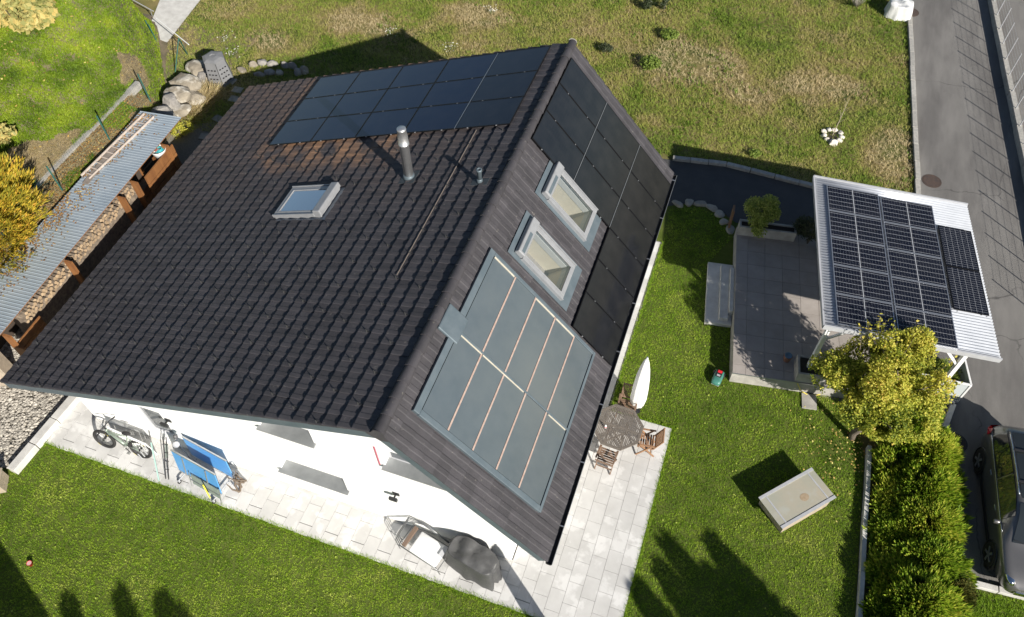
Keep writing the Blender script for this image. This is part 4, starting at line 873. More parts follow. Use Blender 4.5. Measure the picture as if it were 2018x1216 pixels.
for sgn in (1, -1):
    for y0, y1 in ((-1.75, -.50), (-.45, .62)): greenhouse(sgn, y0, y1).build('side_window', m_cglass, car, True)
    vs = [(sgn * (lerp_sec(y)[4] + .012), y, lerp_sec(y)[3] + .012) for y in np.linspace(-1.95, .95, 14)]; MB().tube(vs, .010, 6).build('window_trim', m_chrome, car, True)
    vs = [(sgn * (lerp_sec(y)[6] + .02), y, lerp_sec(y)[5] + .035) for y in np.linspace(-1.65, .15, 12)]; MB().tube(vs, .017, 8).build('roof_rail', m_chrome, car, True)
    mr_ = MB().box((sgn * .98, .72, 1.02), (.16, .09, .12)).build('mirror', m_car, car, True, bevel=.03); MB().bar((sgn * .86, .70, .98), (sgn * .93, .71, 1.0), .04, .03).build('mirror_arm', m_black, mr_)
    MB().add([(sgn * .80, -2.16, .98), (sgn * .80, -2.0, 1.06), (sgn * .875, -1.86, 1.06), (sgn * .875, -1.90, .86), (sgn * .83, -2.14, .84), (sgn * .55, -2.215, .98), (sgn * .55, -2.22, .86)], [(0, 1, 2, 3, 4), (5, 0, 4, 6)]).build('tail_light', M('red_lens', (.50, .012, .015), .15, coat=.5) if sgn > 0 else bpy.data.materials['red_lens'], car, fix=True)
    MB().lathe([(.02, 0), (.13, .01), (.16, .04), (.10, .075), (.01, .08)], 14, (0, 0, 0), .8, 1.5).build('headlight', m_chrome, car, True, loc=(sgn * .66, 1.98, .72))
    for y in (-1.36, 1.32):
        wv = MB().tube([(sgn * .70, y, .33), (sgn * .915, y, .33)], .33, 28).build('wheel', m_rubber, car, False, bevel=.02)
        MB().tube([(sgn * .90, y, .33), (sgn * .922, y, .33)], .225, 24).build('rim', m_dark, wv)
        for i in range(5):
            t_ = i * 2 * math.pi / 5; MB().bar((sgn * .925, y, .33), (sgn * .925, y + .21 * math.cos(t_), .33 + .21 * math.sin(t_)), .06, .02, (1, 0, 0)).build('spoke', m_alu, wv)
        ring(MB(), (sgn * .893, y, .33), .37, .026, (1, 0, 0)).build('arch_trim', m_black, car, True)
    MB().bar((sgn * .89, -1.0, .30), (sgn * .89, .95, .30), .03, .10).build('sill_trim', m_black, car)
    for y in (-.75, .25): MB().box((sgn * .895, y, .86), (.02, .16, .03)).build('door_handle', m_chrome, car, bevel=.008)
vs = []
for t_ in np.linspace(0, 1, 6):
    y = .33 + t_ * .88; _, w, zs, zb, wb, zt, wt = lerp_sec(y)
    for x in (-1, -.5, 0, .5, 1): vs.append((x * (wt - .03), y, zt + .036 * (1 - x * x) + .012))
MB().add(vs, [(i * 5 + j, i * 5 + j + 1, (i + 1) * 5 + j + 1, (i + 1) * 5 + j) for i in range(5) for j in range(4)]).build('windscreen', m_cglass, car, True)
for x in (-.3, .25): MB().bar((x, 1.22, 1.05), (x + .38, 1.16, 1.09), .015, .015).build('wiper', m_black, car)
vs = []
for t_ in np.linspace(0, 1, 7):
    y = -1.7 + t_ * 1.9; _, w, zs, zb, wb, zt, wt = lerp_sec(y)
    for x in (-1, -.5, 0, .5, 1): vs.append((x * (wt - .06), y, zt + .034 * (1 - x * x) + .004))
MB().add(vs, [(i * 5 + j, i * 5 + j + 1, (i + 1) * 5 + j + 1, (i + 1) * 5 + j) for i in range(6) for j in range(4)]).build('roof_panel', m_cglass, car, True)
for y in (-1.1, -.2): MB().bar((-.64, y, 1.66), (.64, y, 1.66), .05, .03).build('roof_bar', m_black, car)
MB().span((-.5, 2.24, .42), (.5, 2.30, .58)).build('grille', m_chrome, car, bevel=.02)
# ------------------------------------------------------------ foliage tools
def vnoise(P, sc, off=0.0):
    "cheap smooth value noise in numpy"
    Q = P * sc + off; i = np.floor(Q).astype(int); f = Q - i; f = f * f * (3 - 2 * f); r = 0
    def h(a):
        n = a[:, 0] * 374761393 + a[:, 1] * 668265263 + a[:, 2] * 1442695041; n = (n ^ (n >> 13)) * 1274126177; return ((n ^ (n >> 16)) & 0xffff) / 65535.0
    for dx in (0, 1):
        for dy in (0, 1):
            for dz in (0, 1):
                w = (f[:, 0] if dx else 1 - f[:, 0]) * (f[:, 1] if dy else 1 - f[:, 1]) * (f[:, 2] if dz else 1 - f[:, 2])
                r = r + w * h(i + np.array([dx, dy, dz]))
    return r
def fbm(P, sc, off=0.0): return (vnoise(P, sc, off) * .55 + vnoise(P, sc * 2.1, off + 9) * .3 + vnoise(P, sc * 4.3, off + 21) * .15)
def unit(v): return v / (np.linalg.norm(v, axis=1, keepdims=True) + 1e-9)
def leaf_quads(P, Nrm, L, Wd, fold=.0):
    "one kite-shaped leaf per point, lying across Nrm"
    n = len(P); r = rng.normal(size=(n, 3)); T = unit(r - (r * Nrm).sum(1, keepdims=True) * Nrm); B = np.cross(Nrm, T)
    L = L * rng.uniform(.7, 1.25, (n, 1)); Wd = Wd * rng.uniform(.7, 1.2, (n, 1))
    V = np.stack([P - T * L / 2, P + B * Wd / 2 + T * L * .05 - Nrm * fold * Wd, P + T * L / 2, P - B * Wd / 2 + T * L * .05 - Nrm * fold * Wd], 1).reshape(-1, 3)
    return V, np.arange(n * 4).reshape(n, 4)
def spray_quads(P, D, L, Wd):
    "narrow frond per point along D"
    n = len(P); r = rng.normal(size=(n, 3)); B = unit(np.cross(D, r)); L = L * rng.uniform(.6, 1.3, (n, 1)); Wd = Wd * rng.uniform(.7, 1.2, (n, 1))
    V = np.stack([P - B * Wd * .35, P + D * L * .5 - B * Wd * .5, P + D * L, P + D * L * .45 + B * Wd * .5], 1).reshape(-1, 3)
    return V, np.arange(n * 4).reshape(n, 4)
def blob_points(lobes, n, shell=.55, gap=.42, sc=2.2, seed=0):
    w = np.array([l[3] * l[4] * l[5] for l in lobes]) ** .75; w = w / w.sum(); out = []; nr = []
    for l, k in zip(lobes, (w * n).astype(int)):
        d = unit(rng.normal(size=(k, 3))); rad = (shell + (1 - shell) * rng.random((k, 1))) ** .7
        p = d * rad * np.array(l[3:6]) * (1 + .22 * (fbm(d * 1.0 + 11 * seed, 1.8) - .5)[:, None] * 2) + np.array(l[:3]); out.append(p); nr.append(d)
    P = np.vstack(out); Dn = np.vstack(nr); keep = fbm(P + 5.3 * seed, sc) > gap
    return P[keep], Dn[keep]
def trunk(mb, p0, p1, r0, r1, bend=.12, n=6, seed=0):
    r_ = random.Random(seed); pts = []; p0, p1 = Vector(p0), Vector(p1)
    for i in range(n): 
        t = i / (n - 1); q = p0.lerp(p1, t)
        if 0 < i < n - 1: q += Vector((r_.uniform(-1, 1), r_.uniform(-1, 1), 0)) * bend * (p1 - p0).length * .25
        pts.append(q)
    mb.tube(pts, [r0 + (r1 - r0) * i / (n - 1) for i in range(n)], 8); return pts
m_bark = M('bark', (.10, .08, .06), .9, c2=(.16, .13, .10), vs=12, bump=.6, bs=30)
Y_ = [(0, (.07, .12, .015)), (.3, (.24, .29, .03)), (.55, (.48, .48, .06)), (.85, (.68, .60, .11)), (1, (.62, .44, .09))]
m_yellow = leafmat('autumn_leaf', Y_, tl=.4)
m_thuja = leafmat('thuja_spray', [(0, (.04, .085, .010)), (.3, (.15, .26, .02)), (.7, (.35, .47, .04)), (1, (.60, .58, .09))], tl=.45)
m_gold = leafmat('golden_conifer', [(0, (.08, .11, .016)), (.4, (.28, .26, .03)), (.8, (.58, .41, .04)), (1, (.66, .36, .06))], tl=.35)
m_shrub = leafmat('light_shrub_leaf', [(0, (.09, .15, .025)), (.5, (.26, .33, .06)), (1, (.50, .50, .14))], tl=.35)
m_darkleaf = leafmat('dark_leaf', [(0, (.012, .022, .009)), (.6, (.035, .05, .02)), (1, (.09, .09, .05))], tl=.2)
m_big = leafmat('broad_pale_leaf', [(0, (.14, .17, .04)), (.5, (.33, .32, .11)), (1, (.55, .42, .14))], tl=.3)
def tone(P, a=.55, sc=1.5, off=0): return np.clip(fbm(P, sc, off) * a * 1.6 - a * .3 + rng.normal(.35, .2, len(P)), 0, 1)
# ------------------------------------------------------------ yellow tree by the carport
c = g(1736, 782, 2.35); yt = thing('yellow_tree', 'small tree in yellow autumn leaf between lawn and carport', 'tree', (c.x, c.y, 0)); B0 = Vector((c.x, c.y, 0))
mb = MB(); tops = [(-.9, .5, 2.6), (.1, .9, 3.3), (.9, .2, 3.0), (.3, -.9, 2.4), (-.6, -.5, 2.5), (0, .1, 3.5)]
trunk(mb, (0, 0, 0), (.05, .05, 1.3), .10, .075, seed=1)
for i, t in enumerate(tops): trunk(mb, (.05, .05, 1.2), t, .05, .012, .3, 6, i + 3)
mb.build('trunk', m_bark, yt, True)
lobes = [(-1.0, .45, 2.3, .85, .75, .7), (-.35, .95, 2.6, .8, .75, .7), (.45, .95, 2.9, .75, .7, .65), (1.0, .35, 2.6, .75, .75, .7), (.85, -.35, 2.2, .7, .6, .6), (.25, -.62, 2.05, .7, .5, .55), (-.5, -.30, 2.05, .75, .55, .55), (0, .1, 2.95, .85, .8, .6), (.5, 1.35, 3.2, .5, .42, .5), (-.1, 1.0, 3.3, .45, .4, .42)]
P, D = blob_points(lobes, 88000, .22, .495, 2.4, 1)
Nv = unit(D * .5 + rng.normal(size=P.shape) * .6 + np.array([0, 0, .5])); V, F = leaf_quads(P, Nv, .066, .052, .15)
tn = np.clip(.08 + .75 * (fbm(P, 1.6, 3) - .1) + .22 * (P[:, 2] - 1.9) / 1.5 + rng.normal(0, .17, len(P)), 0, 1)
link('crown', npmesh('crown', V, F, m_yellow, {'tone': tn}), None, yt)
# long shoots sticking out at the top
Ps = []; mb = MB()
for i in range(16):
    a = rng.uniform(-.6, 2.6); r = rng.uniform(.7, 1.5); b0 = np.array([math.cos(a) * r * .8, math.sin(a) * r * .75 + .3, 3.0]); b1 = b0 + np.array([math.cos(a) * .3, math.sin(a) * .3, .75]) * rng.uniform(.7, 1.2)
    mb.tube([b0, (b0 + b1) / 2 + rng.normal(0, .03, 3), b1], [.009, .007, .004], 5)
    for t in np.linspace(.3, 1, 16): Ps.append(b0 + (b1 - b0) * t + rng.normal(0, .04, 3))
mb.build('shoots', m_bark, yt)['kind'] = 'stuff'; Ps = np.array(Ps); V, F = leaf_quads(Ps, unit(rng.normal(size=Ps.shape) + [0, 0, .6]), .09, .07, .1)
link('shoot_leaves', npmesh('shoot_leaves', V, F, m_yellow, {'tone': rng.uniform(.45, .95, len(Ps))}), None, yt)
# ------------------------------------------------------------ thuja hedge: one shrub after another
def thuja(x, y, h, rx, ry, label, seed, n=9000, mat=None, size=(.17, .045), grp='thuja shrubs of the hedge by the driveway', nm='thuja_shrub', cat='shrub', shape=.62, tn_=(.45, .16)):
    t = thing(nm, label, cat, (x, y, 0), 0, grp); mb = MB(); trunk(mb, (0, 0, 0), (0, 0, h * .8), .06, .02, seed=seed); mb.build('stem', m_bark, t, True)
    u = rng.random(n) ** .8; a = rng.uniform(0, 2 * math.pi, n); prof = np.sin(np.pi * np.clip(u * shape + (1 - shape) * .62, 0, 1)) ** .8 * np.where(u > .8, np.sqrt(np.clip((1 - u) / .2, 0, 1)), 1)
    lum = 1 + .62 * (fbm(np.stack([np.cos(a) * 1.6, np.sin(a) * 1.6, u * 3.2], 1) + seed * 3.7, 3.1) - .5) * 2
    r = prof * lum * (1 - .35 * rng.random(n) ** 2)
    P = np.stack([np.cos(a) * r * rx, np.sin(a) * r * ry, u * h], 1); D = unit(np.stack([np.cos(a), np.sin(a), .55 + 1.6 * u ** 2], 1) + rng.normal(0, .35, (n, 3)))
    keep = fbm(P + seed, 2.4) > .41; P, D = P[keep], D[keep]; V, F = spray_quads(P, D, size[0], size[1])
    tn = np.clip(rng.normal(tn_[0], tn_[1], len(P)) + .55 * (fbm(P + seed * 2, 2.0) - .5) + .2 * (u[keep] - .5), 0, 1)
    link('crown', npmesh('crown', V, F, mat or m_thuja, {'tone': tn}), None, t); return t
HD = [(11.85, 7.55, 1.35, .62, .6, 'tall thuja shrub under the yellow tree'), (12.45, 7.0, 1.05, .50, .55, 'thuja shrub with long side sprays next to the drain'), (11.9, 6.55, .42, .62, .7, 'yellowish thuja shrub where the lawn edging wall begins'), (12.5, 6.0, .75, .62, .7, 'round thuja shrub opposite the car rear door'), (11.95, 5.5, .32, .62, .7, 'thuja shrub with a brown dead patch'), (12.6, 5.0, .7, .66, .7, 'broad thuja shrub facing the car front wheel'), (12.0, 4.45, .32, .66, .72, 'low thuja shrub along the edging wall'), (12.65, 3.95, .7, .66, .68, 'thuja shrub beside the brown tipped juniper'), (12.05, 3.4, .34, .68, .72, 'second last thuja shrub along the edging wall'), (12.5, 2.75, .9, .7, .7, 'thuja shrub beyond the lower lawn kerb'), (12.05, 2.25, .34, .7, .75, 'last thuja shrub at the end of the hedge'), (12.5, 1.6, .85, .7, .7, 'thuja shrub below the last edging block'), (12.05, 1.1, .36, .7, .75, 'outermost thuja shrub beyond the picture of the lawn')]
for i, (x, y, h, rx, ry, lab) in enumerate(HD): thuja(x, y, h, rx * 1.12, ry * 1.12, lab, i + 1, 14000, size=(.19, .052), tn_=(.44 + .30 * ((i * 5) % 7) / 6, .22))
thuja(13.15, 3.35, .7, .42, .5, 'low round juniper with brown tips at the kerb', 31, 9000, leafmat('juniper', [(0, (.03, .045, .01)), (.5, (.10, .12, .025)), (.85, (.24, .20, .05)), (1, (.34, .15, .04))], tl=.2), (.11, .03), None, 'juniper_shrub')
p = g(1850, 735, .6); thuja(p.x, p.y, .95, .55, .45, 'olive clipped shrub inside the glass balustrade', 33, 6000, m_shrub, (.07, .035), None, 'clipped_shrub', tn_=(.3, .15))
# ------------------------------------------------------------ planter shrubs
def shrub(loc, lobes, n, mat, size, label, seed, nm='shrub', gap=.42, tn=None, cat='shrub'):
    t = thing(nm, label, cat, loc); mb = MB()
    for i in range(5): trunk(mb, (0, 0, 0), (lobes[i % len(lobes)][0] * .7, lobes[i % len(lobes)][1] * .7, lobes[i % len(lobes)][2]), .018, .006, .3, 5, seed + i)
    mb.build('stems', m_bark, t); P, D = blob_points(lobes, n, .3, gap, 3.5, seed); V, F = leaf_quads(P, unit(D * .4 + rng.normal(size=P.shape) * .6 + [0, 0, .5]), size, size * .6, .15)
    link('crown', npmesh('crown', V, F, mat, {'tone': tone(P, .55, 2.0, seed) if tn is None else np.clip(rng.normal(tn, .15, len(P)), 0, 1)}), None, t); return t
p = onter(.85, 5.66); shrub((p.x - .28, p.y + .02, .80), [(-.25, .1, .75, .35, .35, .35), (.15, .15, .95, .38, .35, .32), (.0, -.15, .55, .38, .32, .35), (.35, .0, .7, .3, .3, .3), (.1, -.35, .25, .3, .25, .3)], 6500, m_shrub, .075, 'light green leafy bush growing in the long planter', 4)
p = onter(2.3, 5.5); shrub((p.x, p.y, .497), [(0, .1, .6, .5, .35, .45), (.35, .2, .8, .4, .35, .4), (-.3, .25, .5, .35, .3, .4)], 5000, m_darkleaf, .07, 'dark bush in the shade beside the carport', 8)
p = onter(2.75, 5.15); fl_ = shrub((p.x, p.y, .497), [(0, 0, .25, .22, .2, .2)], 500, m_darkleaf, .05, 'pot plant with pink flowers in the carport shade', 9, 'flowering_plant')
pts = rng.normal(0, .12, (30, 3)) + [0, 0, .38]; V, F = leaf_quads(pts, unit(rng.normal(size=pts.shape) + [0, 0, 1]), .06, .06); link('flowers', npmesh('flowers', V, F, M('pink_petal', (.55, .18, .20), .6)), None, fl_)
# ------------------------------------------------------------ the ground behind the woodshed: a raised shelf, then a bank
def smooth(t): t = np.clip(t, 0, 1); return t * t * (3 - 2 * t)
def bankz(x, y):
    x = np.asarray(x, float); y = np.asarray(y, float); dx_, dy_ = -20.5 + 16.2, 17.4 - 12.2; L_ = math.hypot(dx_, dy_)
    e = smooth(((y - 12.2) * dx_ - (x + 16.2) * dy_) / L_ * 1 / 1.3 + .55) * smooth((18.3 - y) / 1.5)
    d = np.clip(-16.55 - x, 0, 20); P3 = np.stack([np.ravel(x), np.ravel(y), np.zeros(np.size(x))], 1)
    return e * (1.72 + np.clip(.50 * d, 0, 2.4) + ((fbm(P3, .9) - .5) * .4).reshape(np.shape(x)) * np.clip(d, 0, 1)) - .02
# ------------------------------------------------------------ woodshed
SA = (-13.50, 11.0); SB = (-13.16, .9); sv = Vector((SB[0] - SA[0], SB[1] - SA[1], 0)); SLn = sv.length; sang = math.atan2(sv.y, sv.x)
ws = thing('woodshed', 'long open woodshed with blue grey corrugated roof along the gravel', 'woodshed', (SA[0], SA[1], 0), sang)  # local x to the south, y east
m_shed = M('blue_grey_sheet', (.33, .385, .43), .42, .3, c2=(.39, .44, .48), vs=1.3, c3=(.28, .33, .37), vs3=.6)
m_larchb = M('orange_brown_timber', (.27, .12, .04), .6, c2=(.17, .07, .025), vs=5, stretch=(1, 1, .25), bump=.2, bs=40, island=.12)
def sz(y): return 2.12 + .07 * y   # roof falls to the back (local y negative)
n = int(SLn / .0125); xs_ = np.linspace(0, SLn, n + 1); ph = (xs_ / .115) % 1; zz = np.where(ph < .12, .018, 0) + .0
V = np.vstack([np.stack([xs_, np.full(n + 1, yy), np.full(n + 1, sz(yy)) + zz], 1) for yy in (0.0, -1.72)]); i = np.arange(n); Fq = np.stack([i, i + 1, n + 2 + i, n + 1 + i], 1)[:, ::-1]
o = link('corrugated_roof', npmesh('corrugated_roof', V, Fq, m_shed), None, ws); sm = o.modifiers.new('thick', 'SOLIDIFY'); sm.thickness = .006
for y in (-.12, -.85, -1.6): MB().bar((.05, y, sz(y) - .07), (SLn - .05, y, sz(y) - .07), .06, .1).build('purlin', m_larchb, ws)
for u, v in ((320, 300), (258, 372), (232, 402), (132, 528), (18, 674)):
    q = g(u, v, 1.6); d = (Vector((q.x, q.y, 0)) - Vector((*SA, 0))); lx = d.dot(sv.normalized())
    MB().span((lx - .035, -.05, 0), (lx + .035, .22, 2.0)).build('post_board', m_larchb, ws); MB().span((lx - .04, -1.62, 0), (lx + .04, -1.5, 1.9)).build('rear_post', m_larchb, ws)
MB().span((9.62, -.02, .02), (9.68, .40, 1.5)).build('end_board', m_larchb, ws)
for k in range(3): MB().span((8.55, .10 + .0 * k, .62 + .32 * k), (9.6, .14, .90 + .32 * k)).build('side_plank', m_larchb, ws)
for k in range(3): MB().span((1.05 , .12, .75 + .37 * k), (2.75, .17, 1.08 + .37 * k)).build('side_plank', m_larchb, ws)
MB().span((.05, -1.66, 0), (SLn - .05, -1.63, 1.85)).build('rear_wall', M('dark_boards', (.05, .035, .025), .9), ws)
# firewood
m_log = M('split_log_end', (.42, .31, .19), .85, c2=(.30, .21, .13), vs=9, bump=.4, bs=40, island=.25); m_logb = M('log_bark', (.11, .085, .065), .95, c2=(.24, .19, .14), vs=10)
wp = thing('woodpile', 'stack of split firewood filling the open woodshed', 'firewood', (SA[0], SA[1], 0), sang); lm = []
for k in range(5):
    r_ = np.random.default_rng(k); m_ = 7; poly = [(math.cos(t + r_.uniform(-.2, .2)) * .065 * r_.uniform(.75, 1.15), math.sin(t) * .06 * r_.uniform(.75, 1.15)) for t in np.linspace(0, 2 * math.pi, m_ + 1)[:-1]]
    b = MB(); vs = [(x, -.45, z) for x, z in poly] + [(x, 0, z) for x, z in poly]
    b.add(vs, [(j, (j + 1) % m_, m_ + (j + 1) % m_, m_ + j) for j in range(m_)]); b.m = 1; b.add(vs[m_:], [tuple(range(m_))]); lm.append(b.mesh('log', [m_logb, m_log], fix=True))
nlog = 0
for row in range(4):
    for i in range(46):
        x = 3.05 + i * .125 + (row % 2) * .06 + random.uniform(-.015, .015)
        if 3.95 < x < 4.05 or 6.75 < x < 6.85: continue
        o = link('log', lm[(i * 3 + row) % 5], None, wp, (x, -.24 + random.uniform(-.05, .09) + .012 * (5 - row), 1.72 - row * .115 + random.uniform(-.02, .02))); o.rotation_euler = (random.uniform(-.05, .05), random.uniform(0, 6), random.uniform(-.1, .1))
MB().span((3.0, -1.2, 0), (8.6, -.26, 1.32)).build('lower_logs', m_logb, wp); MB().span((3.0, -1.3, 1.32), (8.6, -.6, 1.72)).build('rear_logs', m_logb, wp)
# ladder, plank, tub and leaves on the shed roof
m_ladder = M('pale_ladder_wood', (.50, .42, .36), .7, c2=(.40, .34, .29), vs=6)
zr = 2.08; a1, a2 = g(303, 230, zr), g(176, 352, zr); b1, b2 = g(284, 224, zr), g(160, 346, zr)
ldr = thing('ladder', 'pale wooden ladder lying on the woodshed roof', 'ladder', (0, 0, 0))
for p_, q_ in ((a1, a2), (b1, b2)): MB().bar(p_, q_, .035, .07).build('rail', m_ladder, ldr)
for k in range(12):
    t_ = .05 + .9 * k / 11; MB().bar(a1.lerp(a2, t_), b1.lerp(b2, t_), .03, .03).build('rung', m_ladder, ldr)
pk = thing('weathered_plank', 'weathered grey plank under the lower end of the ladder', 'plank'); q1, q2 = g(168, 362, 2.06), g(225, 290, 2.06); MB().bar(q1, q2, .22, .02).build('plank', M('weathered_plank', (.17, .145, .12), .9, c2=(.24, .2, .17), vs=8), pk)
q = g(313, 300, 1.75); tub = thing('tub', 'white tub with a coiled teal hose at the woodshed front edge', 'tub', (q.x + .02, q.y, 1.60))
MB().lathe([(.20, 0), (.25, .30), (.265, .30), (.255, .27), (.21, .05), (.001, .04)], 26).build('basin', m_whitep, tub, True)
for k in range(5): ring(MB(), (.02, .03, .22 + .022 * k), .14 - .012 * k, .013, (0, .1 * (k % 3 - 1), 1), 22, 6).build('hose_coil', M('teal_hose', (.05, .33, .36), .4) if k == 0 else bpy.data.materials['teal_hose'], tub, True)
MB().box((-.06, -.10, .34), (.22, .12, .03)).build('red_tool', M('red_handle', (.35, .12, .10), .5), tub)
MB().span((-.22, -.22, -.42), (.22, .22, 0)).build('pedestal', m_larchb, tub)
bx_ = thing('timber_bench', 'brown timber box below the tub against the woodshed', 'box', (q.x - .1, q.y - .85, 0), sang); MB().span((-.7, -.22, 0), (.7, .22, .75)).build('box', m_larchb, bx_); MB().span((-.72, -.24, .752), (.72, -.01, .785)).build('lid_board', m_larchb, bx_); MB().span((-.72, .01, .752), (.72, .24, .785)).build('lid_board', m_larchb, bx_)
tb2 = thing('timber_block', 'sawn timber block with a steel bolt at the woodshed end', 'timber', (SB[0] - .75, SB[1] - .05, 0), .5); MB().box((0, 0, .55), (.6, .5, 1.1)).build('block', m_larch, tb2, bevel=.01); MB().lathe([(.05, 1.1), (.05, 1.13), (.025, 1.18), (.001, 1.18)], 12).build('bolt', m_black, tb2)
# ------------------------------------------------------------ fence along the bank
m_fgreen = M('green_coated_steel', (.035, .12, .10), .45, .2)
gf = thing('mesh_fence', 'green posts and wire mesh fence behind the woodshed', 'fence'); fx = -15.62; ZF = 1.70
fy = [1.9, 4.4] + [g(u, v, ZF).y for u, v in ((122, 376), (208, 275), (297, 196))]
for y in fy: MB().tube([(fx, y, ZF - .1), (fx, y, ZF + 1.12)], .026, 8).build('fence_post', m_fgreen, gf)
b = MB()
for k in range(9): b.tube([(fx, fy[0], ZF + .03 + k * .125), (fx, fy[-1], ZF + .03 + k * .125)], .0022, 3, False)
for k in range(int((fy[-1] - fy[0]) / .10)): b.tube([(fx, fy[0] + k * .10, ZF + .03), (fx, fy[0] + k * .10, ZF + 1.04)], .0018, 3, False)
o = b.build('wire_mesh', m_fgreen, gf); o['kind'] = 'stuff'
gt = thing('leaning_fence_poles', 'leaning green poles where the fence meets the concrete path', 'poles'); 
for a, b_ in (((345, 145, 0), (352, 75, 1.2)), ((352, 75, 1.15), (370, 108, 0)), ((312, 88, 0), (292, 48, 1.0)), ((308, 82, 0), (286, 40, 1.0))): MB().tube([g(*a), g(*b_)], .022, 8).build('pole', m_fgreen, gt)
MB().tube([g(308, 36, 1.1), g(372, 88, 1.1)], .02, 8).build('rail', m_whitep, gt)
gr2 = thing('path_handrail', 'thin pale handrail along the concrete path', 'handrail'); MB().tube([g(262, 0, .9), g(302, 22, .9)], .02, 8).build('rail', m_lgrey, gr2); MB().tube([g(296, 19, .9), g(300, 32, 0)], .02, 8).build('post', m_lgrey, gr2)
cs = thing('bank_kerb', 'narrow weathered concrete strip at the foot of the grassy bank', 'kerb')
for k in range(8): MB().span((-16.68, 1.0 + k * 1.45, 1.5), (-16.48, 2.43 + k * 1.45, 1.76 + .012 * (k % 3))).build('strip_block', m_conc, cs)
# ------------------------------------------------------------ compost bin, boulders, stones
m_bin = M('dark_grey_plastic', (.15, .152, .156), .6, c2=(.18, .182, .186), vs=4)
q = g(432, 165); cbn = thing('compost_bin', 'dark grey tapered compost bin at the rear of the house', 'compost bin', (q.x - .05, q.y + .25, 0), .2); cbn.scale = (1.1, 1.1, 1.15)
for i in range(6):
    a0, a1_ = i * math.pi / 3 + .02, (i + 1) * math.pi / 3 - .02
    MB().add([(.52 * math.cos(a0), .52 * math.sin(a0), 0), (.52 * math.cos(a1_), .52 * math.sin(a1_), 0), (.40 * math.cos(a1_), .40 * math.sin(a1_), .92), (.40 * math.cos(a0), .40 * math.sin(a0), .92), (.49 * math.cos(a0), .49 * math.sin(a0), 0), (.49 * math.cos(a1_), .49 * math.sin(a1_), 0), (.37 * math.cos(a1_), .37 * math.sin(a1_), .92), (.37 * math.cos(a0), .37 * math.sin(a0), .92)], [(0, 1, 2, 3), (5, 4, 7, 6), (3, 2, 6, 7), (1, 0, 4, 5), (0, 3, 7, 4), (2, 1, 5, 6)]).build('side_panel', m_bin, cbn, fix=True)
    for r_ in range(4):
        for s_ in (-1, 0, 1):
            am = (a0 + a1_) / 2; rr = (.52 - .12 * (.18 + .18 * r_)) * math.cos(math.pi / 6) + .004; zc_ = (.18 + .18 * r_) * .92; tx, ty = -math.sin(am), math.cos(am)
            if i in (3, 4, 5): MB().box((rr * math.cos(am) + s_ * .12 * tx, rr * math.sin(am) + s_ * .12 * ty, zc_), (.06, .06, .03), Matrix.Rotation(am, 3, 'Z')).build('vent', m_black, cbn)
MB().lathe([(.42, .921), (.42, .955), (.30, 1.0), (.12, 1.02), (.10, 1.0), (.001, 1.0)], 6, (0, 0, 0)).build('lid', m_bin, cbn)
m_rock = M('pale_boulder', (.27, .235, .18), .9, c2=(.18, .155, .12), vs=3, bump=.7, bs=14, c3=(.46, .43, .37), vs3=1.6, lo3=.5, hi3=.62); m_rockd = M('grey_boulder', (.21, .195, .18), .9, c2=(.30, .28, .25), vs=4, bump=.7, bs=14)
BO = [((388, 122), .42, .38, .40, 'pale upright boulder next to the compost bin'), ((362, 150), .50, .42, .42, 'cracked ochre boulder in the row by the fence'), ((345, 172), .40, .36, .32, 'buff boulder above the woodshed end'), ((372, 178), .45, .40, .30, 'broad pale boulder beside the dry grass'), ((330, 192), .30, .28, .26, 'small brown boulder at the fence post'), ((312, 212), .38, .30, .30, 'dark grey boulder touching the woodshed roof'), ((352, 205), .34, .30, .22, 'light low boulder beside the woodshed corner'), ((397, 140), .30, .34, .30, 'grey boulder between compost bin and pale boulders')]
BZ = [.25, .55, .8, .35, 1.0, 1.15, .55, .2]
for i, ((u, v), rx, ry, h, lab) in enumerate(BO):
    zq = BZ[i]; q = g(u, v, zq + .25); o = stone('boulder', (q.x, q.y, zq - .05), rx * 1.35, ry * 1.35, h * .55 + zq * .25, m_rockd if 'grey' in lab or 'brown' in lab else m_rock, None, i + 20, h * .45 + zq * .2, 3); tag(o, lab, 'boulder')
ORD2 = ['second', 'third', 'fifth', 'seventh', 'eighth', 'ninth', 'eleventh', 'tenth', 'fourth', 'first', 'sixth']
rr = [(500, 130), (516, 126), (531, 144), (551, 146), (563, 130), (578, 132), (600, 142), (588, 145), (512, 148), (477, 140), (538, 128)]
for i, (u, v) in enumerate(rr):
    q = g(u, v); o = stone('field_stone', (q.x, q.y, .03), random.uniform(.18, .30), random.uniform(.15, .24), random.uniform(.15, .25), m_rockd if i % 3 else m_rock, None, i + 40, 0, 2); tag(o, ['pale', 'grey', 'dark'][i % 3] + ' field stone, ' + ORD2[i] + ' from the compost bin in the row behind the house', 'stone', 'stones behind the house')
for i, (u, v) in enumerate([(468, 178), (462, 196), (455, 160), (430, 235), (404, 270)]):
    q = g(u, v); o = MB().box((0, 0, .02), (.42, .34, .05)).build('path_flag', m_flag, None, bevel=.015, loc=(q.x, q.y, 0), rz=random.uniform(-.3, .3)); tag(o, 'flat stepping stone beside the shallow eave, ' + ['second', 'third', 'first', 'fourth', 'fifth'][i] + ' from the compost bin', 'stepping stone', 'stepping stones along the left eave')
